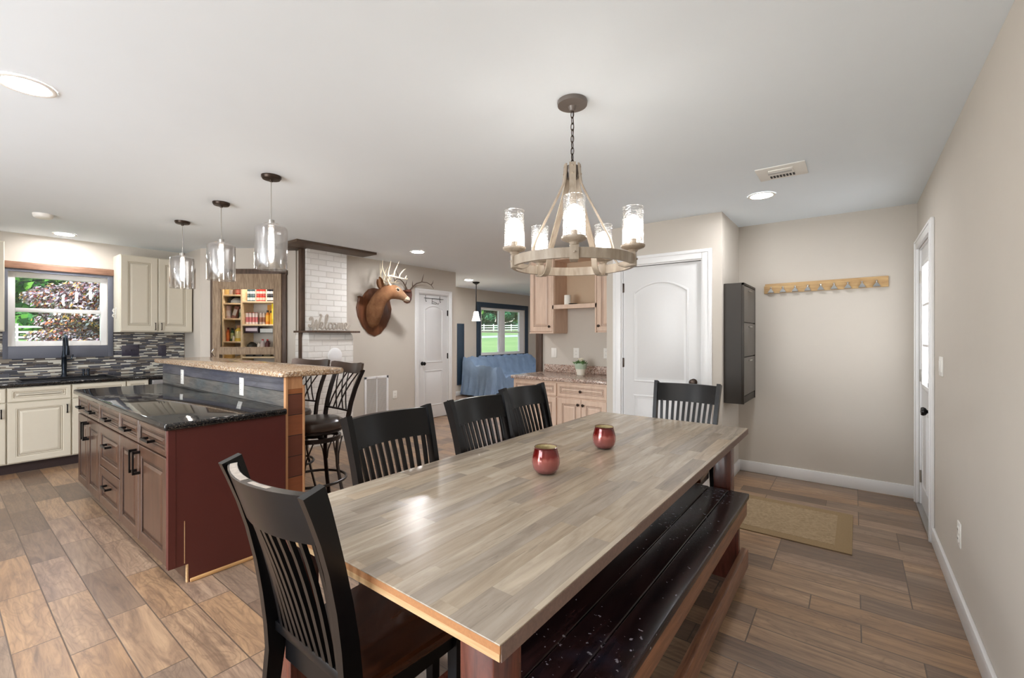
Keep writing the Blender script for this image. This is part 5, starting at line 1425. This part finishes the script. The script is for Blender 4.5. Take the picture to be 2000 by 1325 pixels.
# R4
def blob(u0, u1, v0, shelf, col, lab, cat, g=None):
    z0 = Z[shelf]; h = pv(v0) - z0; w = ps(u1) - ps(u0)
    wc = PF @ Vector(((ps(u0) + ps(u1)) / 2, SH0 + .1, z0))
    t = thing(cat.replace(' ', '_'), lab, cat, wc, R(37.5), g)
    b = B(); rnd = random.Random(int(u0)); n = 14; prs = []
    for q, s_ in ((0, .75), (.12, 1), (.5, .95), (.8, .62), (1, .2)):
        prs.append([b.bm.verts.new((w / 2 * s_ * math.cos(6.283 * k / n) * rnd.uniform(.9, 1.05), .07 * s_ * math.sin(6.283 * k / n), h * q * rnd.uniform(.92, 1))) for k in range(n)])
    for A, C in zip(prs, prs[1:]):
        for k in range(n): b.bm.faces.new([A[k], A[(k + 1) % n], C[(k + 1) % n], C[k]])
    b.bm.faces.new(prs[0][::-1]); b.bm.faces.new(prs[-1])
    obj('bag', b, solid(col), t, local=True); return t
blob(475, 493, 668, 'R4', (46, 42, 34), 'crumpled dark bag on the lower right pantry shelf', 'bag')
def jug(u0, u1, v0, col, capc, lab):
    z0 = Z['R4']; h = pv(v0) - z0; r = (ps(u1) - ps(u0)) / 2; wc = PF @ Vector(((ps(u0) + ps(u1)) / 2, SH0 + .08, z0))
    t = thing('jug', lab, 'jug', wc, R(37.5), 'jugs on the lower right pantry shelf'); o = lambda n, b, m: obj(n, b, m, t, local=True)
    o('body', B().lathe([(.001, 0), (r, 0), (r, h * .5), (r * .5, h * .8), (r * .35, h * .86), (.001, h * .87)], n=18), solid(col))
    o('handle', B().tube([(r * .9, 0, h * .35), (r * 1.3, 0, h * .45), (r * 1.1, 0, h * .7), (r * .5, 0, h * .78)], .005, 6), solid(col))
    o('lid', B().lathe([(.001, h * .86), (r * .45, h * .86), (r * .45, h), (.001, h)], n=14), solid(capc))
jug(496, 501, 670, (220, 216, 208), (210, 206, 200), 'small white jug right of the crumpled dark bag')
jug(502, 511, 663, (190, 176, 172), (190, 50, 50), 'clear jug with red cap in the pantry')
jug(512, 520, 663, (84, 40, 40), (196, 60, 60), 'dark maroon jug with red cap, right of the clear one')
# bottom right
for u0, u1, c, lab in ((478, 492, (40, 36, 34), 'black shallow tray at the left of the lowest pantry shelf'), (497, 510, (54, 48, 44), 'dark flat tin in the middle of the lowest pantry shelf'), (513, 526, (92, 84, 60), 'olive brown flat tin at the right of the lowest pantry shelf')):
    box_item(u0, u1, 693.5, 'R5', c, lab, 'tray' if 'tray' in lab else 'tin')
# left column
box_item(437, 445, 563, 'L1', (224, 190, 120), 'pale tan box on the top left pantry shelf')
box_item(446, 451, 566, 'L1', (196, 180, 170), 'small grey white carton on the top left pantry shelf')
can_item(455, 470, 562, 'L1', (180, 64, 48), 'wide red tin on the top left pantry shelf', (214, 140, 120))
blob(437, 469, 580.5, 'L2', (176, 190, 206), 'pale blue plastic bag lying on the second left pantry shelf', 'bag')
blob(438, 452, 576.5, 'L2', (48, 48, 50), 'small black bag behind the pale blue one in the pantry', 'bag')
can_item(437, 446, 597.5, 'L3', (196, 170, 166), 'white jar with a dark red lid on the third left pantry shelf', (214, 206, 204), cat='jar', lid=(110, 44, 44))
box_item(449, 457, 597, 'L3', (140, 96, 84), 'leaning brown and grey packet on the third left pantry shelf', 'packet', tilt=.32, band=(180, 176, 172))
can_item(462, 469, 604, 'L3', (206, 204, 190), 'small white jar with a green label on the third left pantry shelf', (120, 150, 120), cat='jar')
can_item(437, 443.5, 640, 'L4', (198, 96, 48), 'orange bottle with dark red cap on the fourth left pantry shelf', (214, 120, 60), cat='bottle', cap=(96, 28, 28))
can_item(445, 452, 641, 'L4', (44, 92, 60), 'dark green bottle with black cap in the pantry', (180, 190, 130), cat='bottle', cap=(24, 26, 26))
can_item(454.5, 468, 636, 'L4', (232, 206, 86), 'round yellow bottle with a tan cap in the pantry', (240, 232, 180), cat='bottle', cap=(206, 160, 120))
can_item(451, 455.5, 657, 'L4', (222, 216, 200), 'tiny cream jar between the green and yellow bottles', None, cat='jar', dy=.03)
box_item(436, 451, 693, 'L5', (222, 182, 110), 'tan carton on the lowest left pantry shelf')
blob(453, 468, 694.5, 'L5', (196, 168, 120), 'beige paper bag on the lowest left pantry shelf', 'bag')
# the weathered door: a frame with two open lights
DD = -.045
t = thing('pantry_door', 'weathered wooden pantry door with an open window and a loop handle', 'door', PF @ Vector((pa(483, D0), DD, 0)))
b = PB(); q = lambda u: pa(u, D0 + DD); zq = lambda v: pz(v, D0 + DD)
A0, A1 = q(414.5), q(549); 
b.box((A0, DD, .02), (q(428), DD + .035, zq(535)), .003); b.box((q(536), DD, .02), (A1, DD + .035, zq(535)), .003)
b.box((q(428), DD, zq(563)), (q(536), DD + .035, zq(535)), .003); b.box((q(428), DD, zq(693)), (q(536), DD + .035, zq(680)), .003)
b.box((q(428), DD, .02), (q(536), DD + .035, zq(722)), .003)
obj('frame', b, 'barn', t)
b = PB()
for u0, u1 in ((428, 430.5), (534, 536)): b.box((q(u0), DD - .006, zq(680)), (q(u1), DD + .002, zq(563)), .001)
b.box((q(428), DD - .006, zq(565.5)), (q(536), DD + .002, zq(563)), .001); b.box((q(428), DD - .006, zq(680)), (q(536), DD + .002, zq(678)), .001)
obj('window_bead', b, 'barn', t)
b = PB(); a = q(419.5); b.tube([(a, DD, zq(680)), (a + .012, DD - .04, zq(682)), (a - .002, DD - .055, zq(688)), (a + .012, DD - .04, zq(695)), (a, DD, zq(697))], .006, 8)
obj('handle', b, 'chrome', t)
# pantry ceiling bulb
t = thing('pantry_lamp', 'bare bulb on the pantry ceiling, hidden above the doorway', 'ceiling lamp', PF @ Vector((pa(490), .24, H)))
obj('lampholder', B().lathe([(.001, 0), (.05, 0), (.045, -.02), (.02, -.04), (.001, -.04)], n=18), 'plastic', t, local=True)
obj('bulb', B().lathe([(.001, -.04), (.015, -.045), (.03, -.08), (.028, -.1), (.001, -.115)], n=14), emitter('bright_pantry_bulb', (255, 246, 236), 110), t, local=True)

# ================================================================== outdoors
def ground_z(x, y): return -.35 + .028 * (-7.2 - x) + .02 * y
b = B(); P = [(-7.3, -60), (-7.3, 140), (-120, 140), (-120, -60)]
vs = [b.bm.verts.new((x, y, ground_z(x, y))) for x, y in P]; b.bm.faces.new(vs)
tg = NT('mown_lawn'); n1 = tg.noise(tg.pos(), .25, 4); n2 = tg.noise(tg.pos(), 9, 4)
tg.set(tg.mix(n2, tg.ramp(n1, [(.35, srgb(104, 152, 92)), (.65, srgb(158, 188, 124))]), srgb(120, 160, 104)), .95, spec=.1); M['lawn'] = tg.m
g_ = obj('lawn', b, 'lawn', None, smooth=False); g_['kind'] = 'structure'
b = B(); b.hexa([(-36, -60, ground_z(-36, -60) + .005), (-36, 140, ground_z(-36, 140) + .005), (-32, 140, ground_z(-32, 140) + .005), (-32, -60, ground_z(-32, -60) + .005), (-36, -60, ground_z(-36, -60) + .03), (-36, 140, ground_z(-36, 140) + .03), (-32, 140, ground_z(-32, 140) + .03), (-32, -60, ground_z(-32, -60) + .03)])
M['road'] = plain('pale_asphalt_lane', (176, 190, 186), .9)
g_ = obj('lane', b, 'road', None, smooth=False); g_['kind'] = 'structure'
t = thing('ranch_fence', 'white three-rail ranch fence across the lawn beyond the windows', 'fence', (-48, 30, ground_z(-48, 30)))
M['fence'] = plain('white_vinyl', (244, 244, 244), .5, var=.01)
y = -6
ys = [-6 + 2.44 * k for k in range(38)]
for y in ys:
    z = ground_z(-48, y); b = B(); b.box((-48.06, y - .065, z), (-47.93, y + .065, z + 1.32), .01); b.box((-48.075, y - .08, z + 1.32), (-47.915, y + .08, z + 1.36), .01); obj('post', b, 'fence', t)
for h in (.36, .74, 1.12):
    b = B(); za, zb = ground_z(-48, ys[0]) + h, ground_z(-48, ys[-1]) + h
    b.hexa([(-48.02, ys[0], za - .07), (-47.97, ys[0], za - .07), (-47.97, ys[-1], zb - .07), (-48.02, ys[-1], zb - .07), (-48.02, ys[0], za + .07), (-47.97, ys[0], za + .07), (-47.97, ys[-1], zb + .07), (-48.02, ys[-1], zb + .07)])
    obj('rail', b, 'fence', t)
def leafmat(name, cols):
    tg = NT(name); n = tg.white(tg.n('ShaderNodeNewGeometry').outputs['Random Per Island'])
    w = tg.n('ShaderNodeNewGeometry').outputs['Random Per Island']
    tg.set(tg.ramp(w, [(i / len(cols), srgb(*c)) for i, c in enumerate(cols)], 'CONSTANT'), .7, spec=.2); return tg.m
M['lf_green'] = leafmat('green_foliage', [(48, 108, 40), (84, 150, 56), (36, 84, 44), (120, 178, 76), (64, 130, 66)])
M['lf_blue'] = leafmat('blue_green_foliage', [(40, 96, 66), (60, 128, 92), (96, 160, 120), (44, 88, 58)])
M['lf_purple'] = leafmat('purple_and_silver_foliage', [(96, 74, 84), (206, 200, 210), (150, 132, 148), (226, 224, 230), (186, 116, 84), (120, 60, 62), (92, 86, 60), (206, 168, 96), (176, 168, 184), (60, 54, 50)])
M['bark'] = plain('grey_brown_bark', (96, 80, 66), .9, var=.3, scale=12)
def tree(label, x, y, hgt, rad, mat, nleaf, ls, seed, low=.12, group=None, name='tree', ncl=34):
    z0 = ground_z(x, y); t = thing(name, label, 'tree', (x, y, z0), 0, group); rnd = random.Random(seed)
    b = B(); b.tube([(0, 0, -.1), (.05, .03, hgt * .3), (-.04, .05, hgt * .6)], [rad * .07, rad * .05, rad * .02], 10)
    for k in range(7):
        a = rnd.uniform(0, 6.28); b.tube([(0, 0, hgt * .25), (rad * .35 * math.cos(a), rad * .35 * math.sin(a), hgt * .5), (rad * .75 * math.cos(a), rad * .75 * math.sin(a), hgt * rnd.uniform(.5, .8))], [rad * .035, rad * .02, rad * .006], 6)
    obj('trunk', b, 'bark', t, local=True)
    verts, faces = [], []
    cl = []
    for _ in range(ncl):
        a_, q_ = rnd.uniform(0, 6.283), .72 * rnd.uniform(0, 1) ** .5
        cl.append((Vector((q_ * math.cos(a_) * rad, q_ * math.sin(a_) * rad, hgt * rnd.uniform(low, .9))), rnd.uniform(.24, .30) * rad))
    for _ in range(nleaf):
        c, r = cl[rnd.randrange(len(cl))]
        d = Vector((rnd.gauss(0, 1), rnd.gauss(0, 1), rnd.gauss(0, 1))).normalized() * r * rnd.uniform(.5, 1) ** .5; d.z *= .6
        p = c + d
        p.z = max(p.z, .05)
        n = (d.normalized() + Vector((rnd.gauss(0, .5), rnd.gauss(0, .5), rnd.gauss(.3, .5)))).normalized(); u = n.orthogonal().normalized(); v = n.cross(u); s_ = ls * rnd.uniform(.6, 1.2)
        i = len(verts); verts += [p - u * s_ * .5, p + v * s_ * .28, p + u * s_ * .5, p - v * s_ * .28]; faces.append((i, i + 1, i + 2, i + 3))
    me = bpy.data.meshes.new('foliage'); me.from_pydata([tuple(v) for v in verts], [], faces); me.materials.append(M[mat])
    o = bpy.data.objects.new('foliage', me); COL.objects.link(o); o.parent = t
    return t
tree('ornamental tree with purple and silvery leaves close outside the kitchen window, the larger of two', -13.2, 2.75, 3.0, 1.7, 'lf_purple', 52000, .085, 3, -.02, ncl=75)
tree('lower purple leaved ornamental tree just behind the larger one outside the kitchen window', -16.8, 2.6, 3.0, 1.4, 'lf_purple', 26000, .095, 4, .0, ncl=55)
k = 0
for x, y, hh, rd, mt, sd in ((-56, 2.5, 13, 4.6, 'lf_green', 11), (-56, 12, 14, 4.6, 'lf_green', 12), (-56, 21.5, 12, 4.6, 'lf_blue', 13), (-56, -7, 13, 4.6, 'lf_blue', 14)):
    tree(['leafy green tree behind the fence, left part of the kitchen window view', 'leafy green tree behind the fence, right part of the kitchen window view', 'bluish green tree behind the fence, right of the kitchen window view', 'bluish green tree behind the fence, left of the kitchen window view'][k], x, y, hh, rd, mt, 11000, .95, sd, .0, 'trees behind the ranch fence'); k += 1
lb = ['leafy tree behind the fence at the left of the living room window', 'bluish green tree second from left in the living room window', 'green tree near the middle of the living room window', 'bluish tree right of the middle in the living room window', 'green tree at the right of the living room window', 'green tree beyond the right edge of the living room window']
for k, y in enumerate((40, 50.2, 60.4, 70.6, 80.8, 91)):
    tree(lb[k], -58, y, 12 + (k % 3), 5, ('lf_green', 'lf_blue')[k % 2], 9000, 1.1, 30 + k, .0, 'trees behind the ranch fence')
for k, (x, y) in enumerate(((-68, -1), (-68, 8.5), (-68, 18), (-70, 45), (-70, 55.5), (-70, 66), (-70, 76.5))):
    tree('tall tree behind the first row, ' + ['left of the kitchen view', 'in the middle of the kitchen view', 'right of the kitchen view', 'left in the living room view', 'left of the middle in the living room view', 'right of the middle in the living room view', 'right in the living room view'][k], x, y, 21, 4.9, 'lf_green', 12000, 1.3, 60 + k, .0, 'taller trees behind the first row')
b = B(); b.tube([(-12, 12.2, ground_z(-12, 12.2)), (-12, 12.2, 2.9)], .09, 12); t_ = tag(obj('porch_post', b, solid((92, 170, 160))), 'pale turquoise post outside the living room window', 'post')
